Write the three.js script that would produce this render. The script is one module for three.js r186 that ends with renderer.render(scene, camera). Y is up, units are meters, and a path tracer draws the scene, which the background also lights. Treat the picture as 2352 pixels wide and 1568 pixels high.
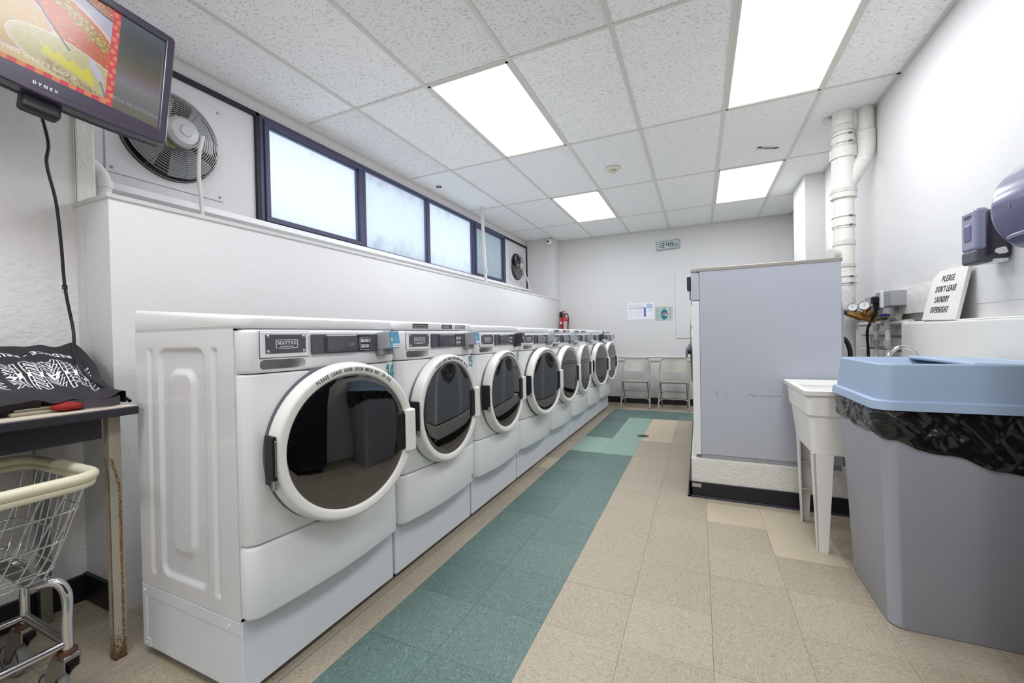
import * as THREE from 'three';
import { RoundedBoxGeometry } from 'three/addons/geometries/RoundedBoxGeometry.js';
import { TextGeometry } from 'three/addons/geometries/TextGeometry.js';
import { FontLoader } from 'three/addons/loaders/FontLoader.js';
import { RectAreaLightUniformsLib } from 'three/addons/lights/RectAreaLightUniformsLib.js';
import { mergeGeometries, toCreasedNormals } from 'three/addons/utils/BufferGeometryUtils.js';
import { Brush, Evaluator, SUBTRACTION } from 'three-bvh-csg';

// ------------------------------------------------------------------ camera, sky, exposure
const scene = new THREE.Scene();
const camera = new THREE.PerspectiveCamera(2 * Math.atan(784 / 948.26) * 180 / Math.PI, 1.5, 0.05, 60);
camera.position.set(0, 1.1368, 0);
camera.rotation.order = 'YXZ';
camera.rotation.set(-0.01139, 0.42584, -0.0202);
scene.background = new THREE.Color('#dfe9f5');
scene.backgroundIntensity = 1.45;
const renderer = new THREE.WebGLRenderer({ antialias: true });
renderer.toneMapping = THREE.LinearToneMapping;
renderer.toneMappingExposure = 1.35;
renderer.shadowMap.enabled = true;
RectAreaLightUniformsLib.init();
const LAMP = 8.6;            // radiance of a ceiling fitting

const font = await new FontLoader().loadAsync('fonts/droid/droid_sans_bold.typeface.json');

// ------------------------------------------------------------------ helpers
function rng(seed) { let a = seed >>> 0; return () => { a = (a + 0x6D2B79F5) >>> 0; let t = a; t = Math.imul(t ^ (t >>> 15), t | 1); t ^= t + Math.imul(t ^ (t >>> 7), t | 61); return ((t ^ (t >>> 14)) >>> 0) / 4294967296; }; }
const R = (d) => d * Math.PI / 180;
const V = (x, y, z) => new THREE.Vector3(x, y, z);
const taken = {};
function numbered(name) { if (taken[name] === undefined) { taken[name] = 0; return name; } taken[name]++; return name + '_' + String(taken[name]).padStart(3, '0'); }
function obj(name, geo, mat, parent, label) {
  const m = new THREE.Mesh(geo, mat);
  m.name = parent ? name : numbered(name);
  m.castShadow = m.receiveShadow = true;
  if (label) m.userData.label = label;
  (parent || scene).add(m);
  return m;
}
function tag(o, label, category, group) { o.userData.label = label; o.userData.category = category; if (group) o.userData.group = group; return o; }
function thing(name, label, category, pos = [0, 0, 0], turn = 0, group) {
  const g = new THREE.Group(); g.name = numbered(name); g.position.set(...pos); g.rotation.y = turn; scene.add(g);
  return tag(g, label, category, group);
}
function struct(name) { const g = new THREE.Group(); g.name = name; g.userData.kind = 'structure'; scene.add(g); return g; }
function structMesh(name, geo, mat) { const m = obj(name, geo, mat); m.userData.kind = 'structure'; return m; }
function sub(name, parent) { const g = new THREE.Group(); g.name = name; parent.add(g); return g; }
function uvMetres(g) {           // box-projected uv in metres
  g = g.index ? g.toNonIndexed() : g;
  const p = g.attributes.position, n = g.attributes.normal, uv = new Float32Array(p.count * 2);
  for (let i = 0; i < p.count; i++) {
    const ax = Math.abs(n.getX(i)), ay = Math.abs(n.getY(i)), az = Math.abs(n.getZ(i));
    if (ay >= ax && ay >= az) { uv[2 * i] = p.getX(i); uv[2 * i + 1] = p.getZ(i); }
    else if (ax >= az) { uv[2 * i] = p.getZ(i); uv[2 * i + 1] = p.getY(i); }
    else { uv[2 * i] = p.getX(i); uv[2 * i + 1] = p.getY(i); }
  }
  g.setAttribute('uv', new THREE.BufferAttribute(uv, 2));
  return g;
}
const bx = (x0, x1, y0, y1, z0, z1) => uvMetres(new THREE.BoxGeometry(Math.abs(x1 - x0), Math.abs(y1 - y0), Math.abs(z1 - z0)).translate((x0 + x1) / 2, (y0 + y1) / 2, (z0 + z1) / 2));
const rb = (x0, x1, y0, y1, z0, z1, r = 0.004, s = 2) => new RoundedBoxGeometry(Math.abs(x1 - x0), Math.abs(y1 - y0), Math.abs(z1 - z0), s, Math.min(r, Math.abs(x1 - x0) / 2.01, Math.abs(y1 - y0) / 2.01, Math.abs(z1 - z0) / 2.01)).translate((x0 + x1) / 2, (y0 + y1) / 2, (z0 + z1) / 2);
function tube(pts, r, seg, rad = 8, closed = false, tension = 0.5) {
  const c = new THREE.CatmullRomCurve3(pts.map((p) => V(...p)), closed, 'centripetal', tension);
  return new THREE.TubeGeometry(c, seg || pts.length * 6, r, rad, closed);
}
function rod(a, b, r, rad = 10, r2) {
  const A = V(...a), B = V(...b), d = B.clone().sub(A), L = d.length();
  const g = new THREE.CylinderGeometry(r2 ?? r, r, L, rad);
  g.applyQuaternion(new THREE.Quaternion().setFromUnitVectors(V(0, 1, 0), d.normalize()));
  return g.translate((A.x + B.x) / 2, (A.y + B.y) / 2, (A.z + B.z) / 2);
}
function merge(list) { return mergeGeometries(list.map((g) => { const h = g.index ? g.toNonIndexed() : g; for (const k of Object.keys(h.attributes)) if (!['position', 'normal', 'uv'].includes(k)) h.deleteAttribute(k); return h; })); }
function lathe(pts, seg = 48) { return new THREE.LatheGeometry(pts.map((p) => new THREE.Vector2(p[0], p[1])), seg); }
function ringPts(s, n = 6) {      // rounded rectangle in x,z, counter-clockwise seen from above
  const { x0, x1, z0, z1, r = 0.01 } = s, out = [];
  const c = [[x1 - r, z1 - r, 0], [x0 + r, z1 - r, 90], [x0 + r, z0 + r, 180], [x1 - r, z0 + r, 270]];
  for (const [cx, cz, a] of c) for (let i = 0; i <= n; i++) { const t = R(a + 90 * i / n); out.push([cx + r * Math.cos(t), cz + r * Math.sin(t)]); }
  return out;
}
function loft(sections, { capTop = true, capBottom = true, n = 6, crease = 0.7 } = {}) {
  const pos = [], idx = []; let N = 0;
  sections.forEach((s) => { const p = ringPts(s, n); N = p.length; p.forEach(([x, z]) => pos.push(x, s.y, z)); });
  for (let k = 0; k < sections.length - 1; k++) for (let i = 0; i < N; i++) {
    const a = k * N + i, b = k * N + (i + 1) % N, c = a + N, d = b + N;
    idx.push(a, c, b, b, c, d);
  }
  const cap = (k, up) => { const s = sections[k], ci = pos.length / 3; pos.push((s.x0 + s.x1) / 2, s.y, (s.z0 + s.z1) / 2); for (let i = 0; i < N; i++) { const a = k * N + i, b = k * N + (i + 1) % N; up ? idx.push(ci, b, a) : idx.push(ci, a, b); } };
  if (capBottom) cap(0, false);
  if (capTop) cap(sections.length - 1, true);
  const g = new THREE.BufferGeometry();
  g.setAttribute('position', new THREE.Float32BufferAttribute(pos, 3)); g.setIndex(idx);
  g.computeVertexNormals();
  return uvMetres(toCreasedNormals(g, crease));
}
function grid(nu, nv, f) {        // surface from f(u, v) -> [x, y, z], u, v in 0..1
  const pos = [], uv = [], idx = [];
  for (let j = 0; j <= nv; j++) for (let i = 0; i <= nu; i++) { pos.push(...f(i / nu, j / nv)); uv.push(i / nu, j / nv); }
  for (let j = 0; j < nv; j++) for (let i = 0; i < nu; i++) { const a = j * (nu + 1) + i, b = a + 1, c = a + nu + 1, d = c + 1; idx.push(a, b, c, b, d, c); }
  const g = new THREE.BufferGeometry();
  g.setAttribute('position', new THREE.Float32BufferAttribute(pos, 3)); g.setAttribute('uv', new THREE.Float32BufferAttribute(uv, 2)); g.setIndex(idx); g.computeVertexNormals();
  return g;
}
function canvas(w, h, draw) {
  const c = document.createElement('canvas'); c.width = w; c.height = h; const x = c.getContext('2d'); draw(x, w, h);
  const t = new THREE.CanvasTexture(c); t.colorSpace = THREE.SRGBColorSpace; t.magFilter = THREE.LinearFilter; t.wrapS = t.wrapT = THREE.RepeatWrapping; return t;
}
function noiseTex(n, seed, octaves, lo = 0, hi = 1, stretch = 1) {   // tiling value noise, grey
  const r = rng(seed), f = new Float32Array(n * n);
  octaves.forEach(([cells, amp]) => {
    const cy = Math.max(2, Math.round(cells * stretch)), L = Float32Array.from({ length: cells * cy }, () => r());
    const s = (t) => t * t * (3 - 2 * t);
    for (let y = 0; y < n; y++) for (let x = 0; x < n; x++) {
      const u = x / n * cells, v = y / n * cy, i = Math.floor(u), j = Math.floor(v), a = s(u - i), b = s(v - j), i1 = (i + 1) % cells, j1 = (j + 1) % cy;
      f[y * n + x] += amp * (L[j * cells + i] * (1 - a) * (1 - b) + L[j * cells + i1] * a * (1 - b) + L[j1 * cells + i] * (1 - a) * b + L[j1 * cells + i1] * a * b);
    }
  });
  const tot = octaves.reduce((s, o) => s + o[1], 0), d = new Uint8Array(n * n * 4);
  for (let i = 0; i < n * n; i++) { const v = Math.max(0, Math.min(255, 255 * (lo + (hi - lo) * f[i] / tot))); d[4 * i] = d[4 * i + 1] = d[4 * i + 2] = v; d[4 * i + 3] = 255; }
  const t = new THREE.DataTexture(d, n, n); t.magFilter = THREE.LinearFilter; t.minFilter = THREE.LinearFilter; t.wrapS = t.wrapT = THREE.RepeatWrapping; t.needsUpdate = true; return t;
}
function rep(t, x, y = x) { const c = t.clone(); c.repeat.set(x, y); c.needsUpdate = true; return c; }
function text(str, size, mat, parent, name, { depth = 0.0006, sx = 1, center = true } = {}) {
  const g = new TextGeometry(str, { font, size, depth, curveSegments: 4, bevelEnabled: false });
  g.computeBoundingBox(); const b = g.boundingBox;
  if (center) g.translate(-(b.max.x + b.min.x) / 2, -(b.max.y + b.min.y) / 2, 0);
  g.scale(sx, 1, 1);
  return name ? obj(name, g, mat, parent) : g;
}

// ------------------------------------------------------------------ materials
const std = (color, roughness = 0.6, extra = {}) => new THREE.MeshStandardMaterial({ color, roughness, metalness: 0, ...extra });
const phy = (color, roughness, extra = {}) => new THREE.MeshPhysicalMaterial({ color, roughness, ...extra });
const plasterBump = noiseTex(512, 11, [[9, 1], [24, 0.8], [70, 0.6], [150, 0.35]]);
const roughBump = noiseTex(512, 17, [[14, 1], [40, 1], [110, 0.7]]);
const smoothBump = noiseTex(256, 23, [[6, 1], [18, 0.5]]);
const M = {
  wall: std('#d9d9d8', 0.75, { bumpMap: rep(plasterBump, 0.9), bumpScale: 0.0022 }),
  wallRough: std('#e3e0de', 0.7, { bumpMap: rep(roughBump, 1.2), bumpScale: 0.0045 }),
  wallPipe: std('#e8e6e0', 0.55, { bumpMap: rep(roughBump, 1.6), bumpScale: 0.004 }),
  washer: phy('#eceded', 0.28, { clearcoat: 0.25, clearcoatRoughness: 0.15 }),
  washerSide: phy('#e6e5e6', 0.22, { clearcoat: 0.35, clearcoatRoughness: 0.12 }),
  pedestal: phy('#e4e8ee', 0.35),
  doorWhite: phy('#e9e8e2', 0.34),
  black: std('#0a0a0c', 0.5),
  rubber: std('#17171a', 0.65),
  gasket: std('#5a5c62', 0.55),
  surround: new THREE.MeshStandardMaterial({ color: '#73757d', roughness: 0.5, side: THREE.DoubleSide }),
  steel: std('#b9bbbf', 0.28, { metalness: 1 }),
  steelDark: std('#6d7078', 0.4, { metalness: 1 }),
  chrome: std('#d6d8da', 0.12, { metalness: 1 }),
  chromeWorn: std('#a9a8a6', 0.3, { metalness: 1 }),
  glassDark: phy('#252a33', 0.012, { transmission: 1, thickness: 0, ior: 2.2 }),
  plate: std('#54545c', 0.42),
  plateDark: std('#24242c', 0.3),
  display: phy('#3c3c46', 0.1, { clearcoat: 1, clearcoatRoughness: 0.04 }),
  silver: std('#a9abb0', 0.35, { metalness: 0.35 }),
  silverDark: std('#34323f', 0.4),
  teal: std('#0d9097', 0.5),
  ink: std('#1c1c20', 0.6),
  white: std('#f1f1f1', 0.5),
  offwhite: std('#dedcd0', 0.5),
  greyPanel: phy('#bbbfca', 0.45),
  greyTrim: std('#a29d95', 0.4, { metalness: 0.2 }),
  frame: std('#474763', 0.5),
  frameDark: std('#1d1d2b', 0.6),
  baseboard: std('#17151d', 0.42),
  tv: phy('#332b3c', 0.3, { clearcoat: 0.5, clearcoatRoughness: 0.15 }),
  tvDark: std('#17131a', 0.5),
  tableEdge: std('#2c2830', 0.45),
  laminate: std('#d9cfbc', 0.5),
  cream: std('#e4dec2', 0.42),
  red: phy('#c3151f', 0.3),
  brass: std('#9a7440', 0.38, { metalness: 0.75 }),
  brassDull: std('#8b8372', 0.5, { metalness: 0.6 }),
  cardboard: std('#a98a63', 0.85),
  blueValve: std('#3a36b0', 0.5),
  binBody: phy('#a7a9b5', 0.45),
  binLid: phy('#a3b7cf', 0.42),
  sink: phy('#eceae6', 0.4),
  sinkDirty: std('#dcd9cb', 0.55),
  chair: phy('#a5a299', 0.35, { metalness: 0.25 }),
  purple: phy('#55527c', 0.25, { clearcoat: 0.5, clearcoatRoughness: 0.1 }),
  purpleDark: phy('#2b2735', 0.3, { clearcoat: 0.4, clearcoatRoughness: 0.15 }),
  purplePale: phy('#8b8da6', 0.25, { clearcoat: 0.5, clearcoatRoughness: 0.1 }),
  tee: std('#dcdad2', 0.55),
  plasticBox: std('#a4a6aa', 0.45),
};
const trashMat = phy('#131114', 0.18, { clearcoat: 0.6, clearcoatRoughness: 0.1 });

// ------------------------------------------------------------------ floor: vinyl tiles
function vct(seed, base, chips, w = 512) {
  const r = rng(seed);
  return canvas(w, w, (x) => {
    x.fillStyle = base; x.fillRect(0, 0, w, w);
    for (let i = 0; i < 2600; i++) {
      x.fillStyle = chips[Math.floor(r() * chips.length)];
      x.globalAlpha = 0.25 + 0.5 * r();
      x.save(); x.translate(r() * w, r() * w); x.rotate((r() - 0.5) * 0.9);
      x.beginPath(); x.ellipse(0, 0, 3 + 9 * r(), 1.2 + 2.4 * r(), 0, 0, 7); x.fill(); x.restore();
    }
    x.globalAlpha = 1;
  });
}
const tileBump = noiseTex(256, 31, [[20, 1], [60, 0.6]]);
const vctMat = (seed, base, chips, rough = 0.45) => std('#ece9e3', rough, { map: vct(seed, base, chips), bumpMap: tileBump, bumpScale: 0.0004 });
const beigeChips = ['#cbc2b3', '#a1978a', '#c0b7a8', '#93897b', '#d6cfc2', '#aaa093'];
const greenChips = ['#84a09c', '#4f6a69', '#6f8b88', '#3f5858', '#90aaa5', '#5d7876'];
const tileMats = {
  beige: [vctMat(1, '#bab09d', beigeChips), vctMat(2, '#beb5a2', beigeChips), vctMat(3, '#b6ac99', beigeChips)],
  warm: [vctMat(4, '#d0c6b0', ['#d9cfba', '#c0b59e', '#d4cab6'])],
  green: [vctMat(5, '#64807d', greenChips), vctMat(6, '#6a8581', greenChips), vctMat(7, '#5f7a78', greenChips)],
  mint: [vctMat(8, '#93b5aa', ['#b2cdc5', '#93b3aa', '#aac7bf', '#9abab1'])],
  pale: [vctMat(9, '#d6c9b0', ['#e0d4be', '#c8bba2', '#d9cdb6'])],
};
const floor = struct('floor');
obj('subfloor', bx(-2.75, 1.6, -0.12, -0.004, -7.2, 4.4), std('#4d473f', 0.9), floor);
const T = 0.3048, FX = -0.8847, FZ = -1.5222;
const rtile = rng(77);
const tileGeos = [0, 1, 2, 3].map((k) => {
  const g = new THREE.BoxGeometry(T - 0.0011, 0.004, T - 0.0011);
  const uv = g.attributes.uv; const a = k * Math.PI / 2;
  for (let i = 0; i < uv.count; i++) { const u = uv.getX(i) - 0.5, v = uv.getY(i) - 0.5; uv.setXY(i, 0.5 + u * Math.cos(a) - v * Math.sin(a), 0.5 + u * Math.sin(a) + v * Math.cos(a)); }
  return g;
});
const floorRest = [];
for (let i = -6; i <= 6; i++) for (let j = -19; j <= 18; j++) {
  const x = FX + (i + 0.5) * T, z = FZ - (j + 0.5) * T;
  let x0 = FX + i * T, x1 = x0 + T, z1 = FZ - j * T, z0 = z1 - T;
  if (x0 > 1.29 || x1 < -2.53 || z1 < -7.05) continue;
  let kind = 'beige';
  if ((i === -1 || i === 0) && j <= 7) kind = 'green';
  if ((i === -1 || i === 0) && (j === 8 || j === 9)) kind = 'mint';
  if (i === -1 && j >= 10 && j <= 13) kind = 'green';
  if (i === 0 && j >= 10 && j <= 13) kind = 'mint';
  if (i === 1 && j >= 10 && j <= 13) kind = 'pale';
  if (j >= 14 && j <= 15 && i >= -1) kind = 'green';
  if (i === -2 && j === 6) kind = 'pale';
  if (i === 4 && (j === 4 || j === 3)) kind = 'warm';
  if (i === 3 && j === 4) kind = 'warm';
  const mats = tileMats[kind], m = mats[Math.floor(rtile() * mats.length)];
  const odd = ((i + j) & 1) ? 1 : 0, g = tileGeos[odd + 2 * Math.floor(rtile() * 2)];
  const clip = x0 < -2.53 || x1 > 1.29 || z0 < -7.05;
  const visible = (z1 < -0.3 && x1 > -1.5) || (x1 < -1.9 && z0 < 0 && z1 > -1.3);
  if (clip) { x0 = Math.max(x0, -2.53); x1 = Math.min(x1, 1.29); z0 = Math.max(z0, -7.05); }
  const t = obj('floor_tile', clip ? bx(x0 + 0.0005, x1 - 0.0005, -0.004, 0, z0 + 0.0005, z1 - 0.0005) : g, m, visible ? floor : new THREE.Group());
  if (!clip) t.position.set(x, -0.002 - (rtile() * 0.0004), z);
  if (!visible) { t.updateMatrix(); floorRest.push([kind === 'green' ? 1 : 0, (t.geometry.index ? t.geometry.toNonIndexed() : t.geometry.clone()).applyMatrix4(t.matrix)]); }
}
for (const k of [0, 1]) { const l = floorRest.filter((e) => e[0] === k).map((e) => e[1]); if (l.length) { const o = obj('floor_tiles_beyond_view', mergeGeometries(l), k ? tileMats.green[0] : tileMats.beige[0], floor); o.userData.kind = 'stuff'; } }

// ------------------------------------------------------------------ walls
const CE = 2.814;
const wl = struct('wall_left');
obj('plaster', bx(-2.68, -2.53, 0, CE + 0.1, -0.92, 4.3), M.wallRough, wl);
obj('lower_wall', bx(-2.95, -2.24, 0, 1.77, -7.05, -0.885), M.wall, wl);
obj('ledge_lip', rb(-2.60, -2.232, 1.752, 1.772, -7.05, -0.878, 0.004), M.wall, wl);
obj('wall_under_windows', bx(-2.95, -2.78, 1.77, 1.945, -7.05, -0.885), M.wall, wl);
obj('wall_over_windows', bx(-2.95, -2.765, 2.715, CE + 0.1, -7.05, -0.9), M.wallRough, wl);
obj('corner_post', uvMetres(rb(-2.62, -2.515, 1.772, CE, -0.955, -0.885, 0.01)), M.wallPipe, wl);
obj('outer_wall_end', bx(-2.95, -2.78, 1.945, 2.72, -1.0, -0.885), M.wall, wl);
obj('outer_wall_far_end', bx(-2.95, -2.72, 1.945, 2.72, -7.05, -6.78), M.wall, wl);
obj('window_sill', rb(-2.80, -2.66, 1.915, 1.952, -6.78, -0.96, 0.004), M.white, wl);
const wb = struct('wall_back');
obj('plaster', bx(-3.0, 1.5, 0, CE + 0.1, -7.2, -7.05), M.wall, wb);
obj('chair_rail', merge([rb(-2.2, 1.2, 0.70, 0.755, -7.06, -7.028, 0.006), rb(-2.2, 1.2, 0.755, 0.768, -7.06, -7.018, 0.004)]), M.wall, wb);
obj('wall_panel', rb(-0.335, 0.9, 1.06, 2.1, -7.06, -7.035, 0.004), M.wall, wb);
structMesh('trim_1', rb(-2.2, 1.2, 0.0, 0.10, -7.06, -7.035, 0.004), M.baseboard);
const wr = struct('wall_right');
obj('plaster', bx(1.23, 1.45, 1.252, CE + 0.1, -7.05, 4.3), M.wall, wr);
obj('plaster_behind_sign', bx(1.232, 1.292, 1.0, 1.2525, -3.02, 4.3), M.wall, wr);
obj('block_wall', bx(1.29, 1.45, 0, 1.252, -7.05, 4.3), M.wallPipe, wr);
obj('splash_board', uvMetres(new RoundedBoxGeometry(0.138, 1.18, 5.9, 3, 0.018).translate(1.15 + 0.069, 0.59, -3.365 + 2.95)), std('#e6e5df', 0.5, { bumpMap: rep(smoothBump, 1), bumpScale: 0.002 }), wr);
// torn lower edge of the drywall and the strip of bare block beneath it
obj('drywall_patch', bx(1.222, 1.245, 1.235, 1.40, -3.60, -2.9), M.wallPipe, wr);
const wf = struct('wall_front');
obj('plaster', bx(-3.0, 1.5, 0, CE + 0.1, 4.3, 4.45), M.wall, wf);
const col = struct('wall_column');
obj('plaster', bx(-2.76, -2.24, 1.772, CE, -7.05, -6.76), M.wall, col);
const pil = struct('wall_pillar');
obj('plaster', bx(1.055, 1.23, 0, CE, -5.95, -5.37), M.wall, pil);
// painted bricks laid in front of the block wall
{
  const r = rng(5), rows = 5, geos = [0, 1, 2].map((k) => uvMetres(new RoundedBoxGeometry(0.03, 0.088, 0.185, 2, 0.008)));
  for (let j = 0; j < rows; j++) for (let i = 0; i < 6; i++) {
    const z = -3.44 - i * 0.197 - (j % 2) * 0.095, y = 1.135 - j * 0.100;
    if (z < -4.5) continue;
    const b = obj('brick', geos[(i + j) % 3], M.wallPipe, wr);
    b.position.set(1.276 + (r() - 0.5) * 0.008, y, z); b.rotation.x = (r() - 0.5) * 0.02;
  }
  for (let i = 0; i < 4; i++) { const b = obj('brick', geos[i % 3], i < 1 ? std('#b9a184', 0.8) : (i === 1 ? std('#b8b2a6', 0.85) : M.wallPipe), wr); b.position.set(1.278, 1.212, -3.05 - i * 0.2); b.scale.y = 0.62; }
}
// baseboards
structMesh('baseboard_left', rb(-2.535, -2.515, 0, 0.115, -0.89, 4.3, 0.004), M.baseboard);
{ const b = structMesh('baseboard_ledge_end', rb(-2.53, -2.255, 0, 0.12, -0.888, -0.872, 0.004), M.baseboard); b.rotation.y = 0; }

// ------------------------------------------------------------------ ceiling
function fissures(seed, n, len) {
  const r = rng(seed), w = 1024;
  return canvas(w, w, (x) => {
    x.fillStyle = '#fdfdfd'; x.fillRect(0, 0, w, w);
    x.lineCap = 'round';
    for (let i = 0; i < n; i++) {
      const px = r() * w, py = r() * w, a = r() < 0.75 ? (r() - 0.5) * 1.3 : r() * 6.28, L = (0.4 + r()) * len, k = 0.4 + 0.6 * r();
      x.strokeStyle = `rgba(150,148,146,${0.25 + 0.4 * r()})`; x.lineWidth = 1.6 + 2 * r() * k;
      x.beginPath(); x.moveTo(px, py); x.quadraticCurveTo(px + L * 0.5 * Math.cos(a), py + L * 0.5 * Math.sin(a) + (r() - 0.5) * 6, px + L * Math.cos(a), py + L * Math.sin(a)); x.stroke();
    }
    for (let i = 0; i < n * 2; i++) { x.fillStyle = `rgba(150,148,146,${0.15 + 0.35 * r()})`; x.beginPath(); x.arc(r() * w, r() * w, 0.8 + 1.3 * r(), 0, 7); x.fill(); }
  });
}
const fisA = fissures(41, 3000, 11), fisB = fissures(42, 1300, 8);
const tileMat = [std('#ffffff', 0.9, { map: rep(fisA, 0.82, 0.82) }), std('#f7f8f8', 0.9, { map: rep(fisB, 0.82, 0.82) }), std('#f3f3f2', 0.9, { map: rep(fisA, 0.82, 0.82) })];
const ceiling = struct('ceiling');
obj('slab', bx(-3.0, 1.5, CE + 0.14, CE + 0.26, -7.2, 4.45), std('#b0aeaa', 0.9), ceiling);
const CX = -1.6355, CZ = -2.2921, CSX = 0.6096, CSZ = 1.2509;
const lampCells = new Set(['0,0', '3,0', '0,2', '3,2', '0,-2', '3,-2', '0,-4', '3,-4']);
const rc = rng(90);
for (let i = -2; i <= 4; i++) for (let j = -6; j <= 3; j++) {
  const x0 = Math.max(CX + i * CSX, -2.765), x1 = Math.min(CX + (i + 1) * CSX, 1.23), z1 = Math.min(CZ - j * CSZ, 4.3), z0 = Math.max(CZ - (j + 1) * CSZ, -7.05);
  if (x1 - x0 < 0.02 || z1 - z0 < 0.02 || lampCells.has(i + ',' + j)) continue;
  const g = bx(x0 + 0.006, x1 - 0.006, CE + 0.001, CE + 0.018, z0 + 0.006, z1 - 0.006);
  const du = rc(), dv = rc(), uv = g.attributes.uv; for (let k = 0; k < uv.count; k++) uv.setXY(k, uv.getX(k) + du, uv.getY(k) + dv);
  obj('ceiling_tile', g, tileMat[(j < 1 ? 0 : 1) + (rc() < 0.25 && j < 1 ? 2 : 0)], ceiling);
}
for (let i = -1; i <= 4; i++) { const x = CX + i * CSX; obj('tee_bar', bx(x - 0.012, x + 0.012, CE - 0.005, CE + 0.004, -7.05, 4.3), M.tee, ceiling); }
for (let j = -5; j <= 3; j++) { const z = CZ - j * CSZ; for (let i = -2; i <= 4; i++) obj('cross_tee', bx(Math.max(CX + i * CSX, -2.765) + 0.004, Math.min(CX + (i + 1) * CSX, 1.23) - 0.004, CE - 0.004, CE + 0.003, z - 0.010, z + 0.010), M.tee, ceiling); }
obj('wall_angle', merge([bx(1.205, 1.23, CE - 0.004, CE + 0.002, -7.05, 4.3), bx(-2.765, 1.23, CE - 0.004, CE + 0.002, -7.05, -7.025), bx(-2.765, -2.735, CE - 0.014, CE + 0.002, -7.05, -0.95)]), M.tee, ceiling);

// ceiling lamps
const lampMap = canvas(128, 256, (x, w, h) => { x.fillStyle = '#ececec'; x.fillRect(0, 0, w, h); for (const c of [0.28, 0.72]) { const g = x.createLinearGradient((c - 0.22) * w, 0, (c + 0.22) * w, 0); g.addColorStop(0, 'rgba(255,255,255,0)'); g.addColorStop(0.5, '#ffffff'); g.addColorStop(1, 'rgba(255,255,255,0)'); x.fillStyle = g; x.fillRect(0, 0, w, h); } });
const lampMat = std('#f4f4f4', 0.5, { emissive: '#ffffff', emissiveMap: lampMap, emissiveIntensity: 0.71 });
const lampLabels = { '0,0': 'ceiling light panel over the first numbered washers, near the frosted windows', '3,0': 'ceiling light panel cut off by the top of the photo', '0,2': 'far ceiling light panel nearer the windows', '3,2': 'far ceiling light panel nearer the white pillar', '0,-2': 'ceiling light panel overhead on the window side', '3,-2': 'ceiling light panel overhead on the sink side', '0,-4': 'ceiling light panel behind the viewer on the window side', '3,-4': 'ceiling light panel behind the viewer on the sink side' };
for (const key of lampCells) {
  const [i, j] = key.split(',').map(Number), x = CX + (i + 0.5) * CSX, z = CZ - (j + 0.5) * CSZ, w = CSX - 0.0245, d = CSZ - 0.0205;
  const t = thing('ceiling_light', lampLabels[key], 'ceiling light', [x, CE, z], 0, 'ceiling light panels');
  obj('frame', merge([bx(-w / 2, w / 2, -0.006, 0.02, -d / 2, -d / 2 + 0.016), bx(-w / 2, w / 2, -0.006, 0.02, d / 2 - 0.016, d / 2), bx(-w / 2, -w / 2 + 0.016, -0.006, 0.02, -d / 2, d / 2), bx(w / 2 - 0.016, w / 2, -0.006, 0.02, -d / 2, d / 2)]), M.tee, t);
  obj('housing', bx(-w / 2, w / 2, 0.03, 0.1, -d / 2, d / 2), M.white, t);
  obj('diffuser', new THREE.PlaneGeometry(w - 0.03, d - 0.03).rotateX(Math.PI / 2).translate(0, 0.002, 0), lampMat, t);
  const L = new THREE.RectAreaLight('#f7f9ff', LAMP, w - 0.05, d - 0.05); L.position.set(x, CE - 0.008, z); L.lookAt(x, 0, z); L.castShadow = true; scene.add(L);
}
// things on the ceiling
{
  const s = thing('smoke_detector', 'round cream smoke detector on a ceiling tile', 'smoke detector', [-0.77, CE, -4.24]);
  obj('base', lathe([[0, 0], [0.075, 0], [0.075, -0.008], [0.066, -0.02], [0.05, -0.024], [0, -0.024]]), std('#e9e4d6', 0.5), s);
  obj('sensor', lathe([[0, -0.02], [0.034, -0.024], [0.034, -0.045], [0.026, -0.05], [0, -0.05]], 24), std('#d9d3c4', 0.5), s);
  const h = tag(obj('tile_hole', lathe([[0.026, -0.003], [0.03, -0.006], [0.02, -0.006], [0.018, 0.002], [0, 0.002]], 20), M.ink), 'small dark round hole in a ceiling tile by the windows', 'hole');
  h.position.set(-2.6, CE, -3.86);
  const t = thing('torn_tile_flap', 'torn paper flap hanging from a ceiling tile', 'tile flap', [0.595, CE, -4.44]);
  obj('flap', grid(6, 2, (u, v) => [(u - 0.5) * 0.17, -0.006 - 0.018 * Math.sin(u * 3.14) * v, (v - 0.5) * 0.05 + (0.5 - u) * 0.09]), new THREE.MeshStandardMaterial({ color: '#e8e8e8', roughness: 0.9, side: THREE.DoubleSide }), t);
  obj('tear', bx(-0.088, -0.06, -0.002, 0.0005, 0.01, 0.065), M.ink, t); obj('tear', bx(0.055, 0.088, -0.002, 0.0005, -0.055, -0.02), M.ink, t);
  const c = thing('security_camera', 'small white dome security camera on the corner column', 'camera', [-2.32, 2.755, -6.745], 0);
  obj('base', lathe([[0, 0], [0.055, 0], [0.055, 0.012], [0.045, 0.03], [0, 0.032]], 24).rotateX(Math.PI / 2), M.white, c);
  obj('eye', new THREE.SphereGeometry(0.034, 20, 14).translate(0, -0.005, 0.03), M.white, c);
  obj('lens', lathe([[0, 0], [0.016, 0], [0.016, 0.008], [0, 0.008]], 20).rotateX(Math.PI / 2).translate(0, -0.008, 0.06), M.black, c);
}

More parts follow.
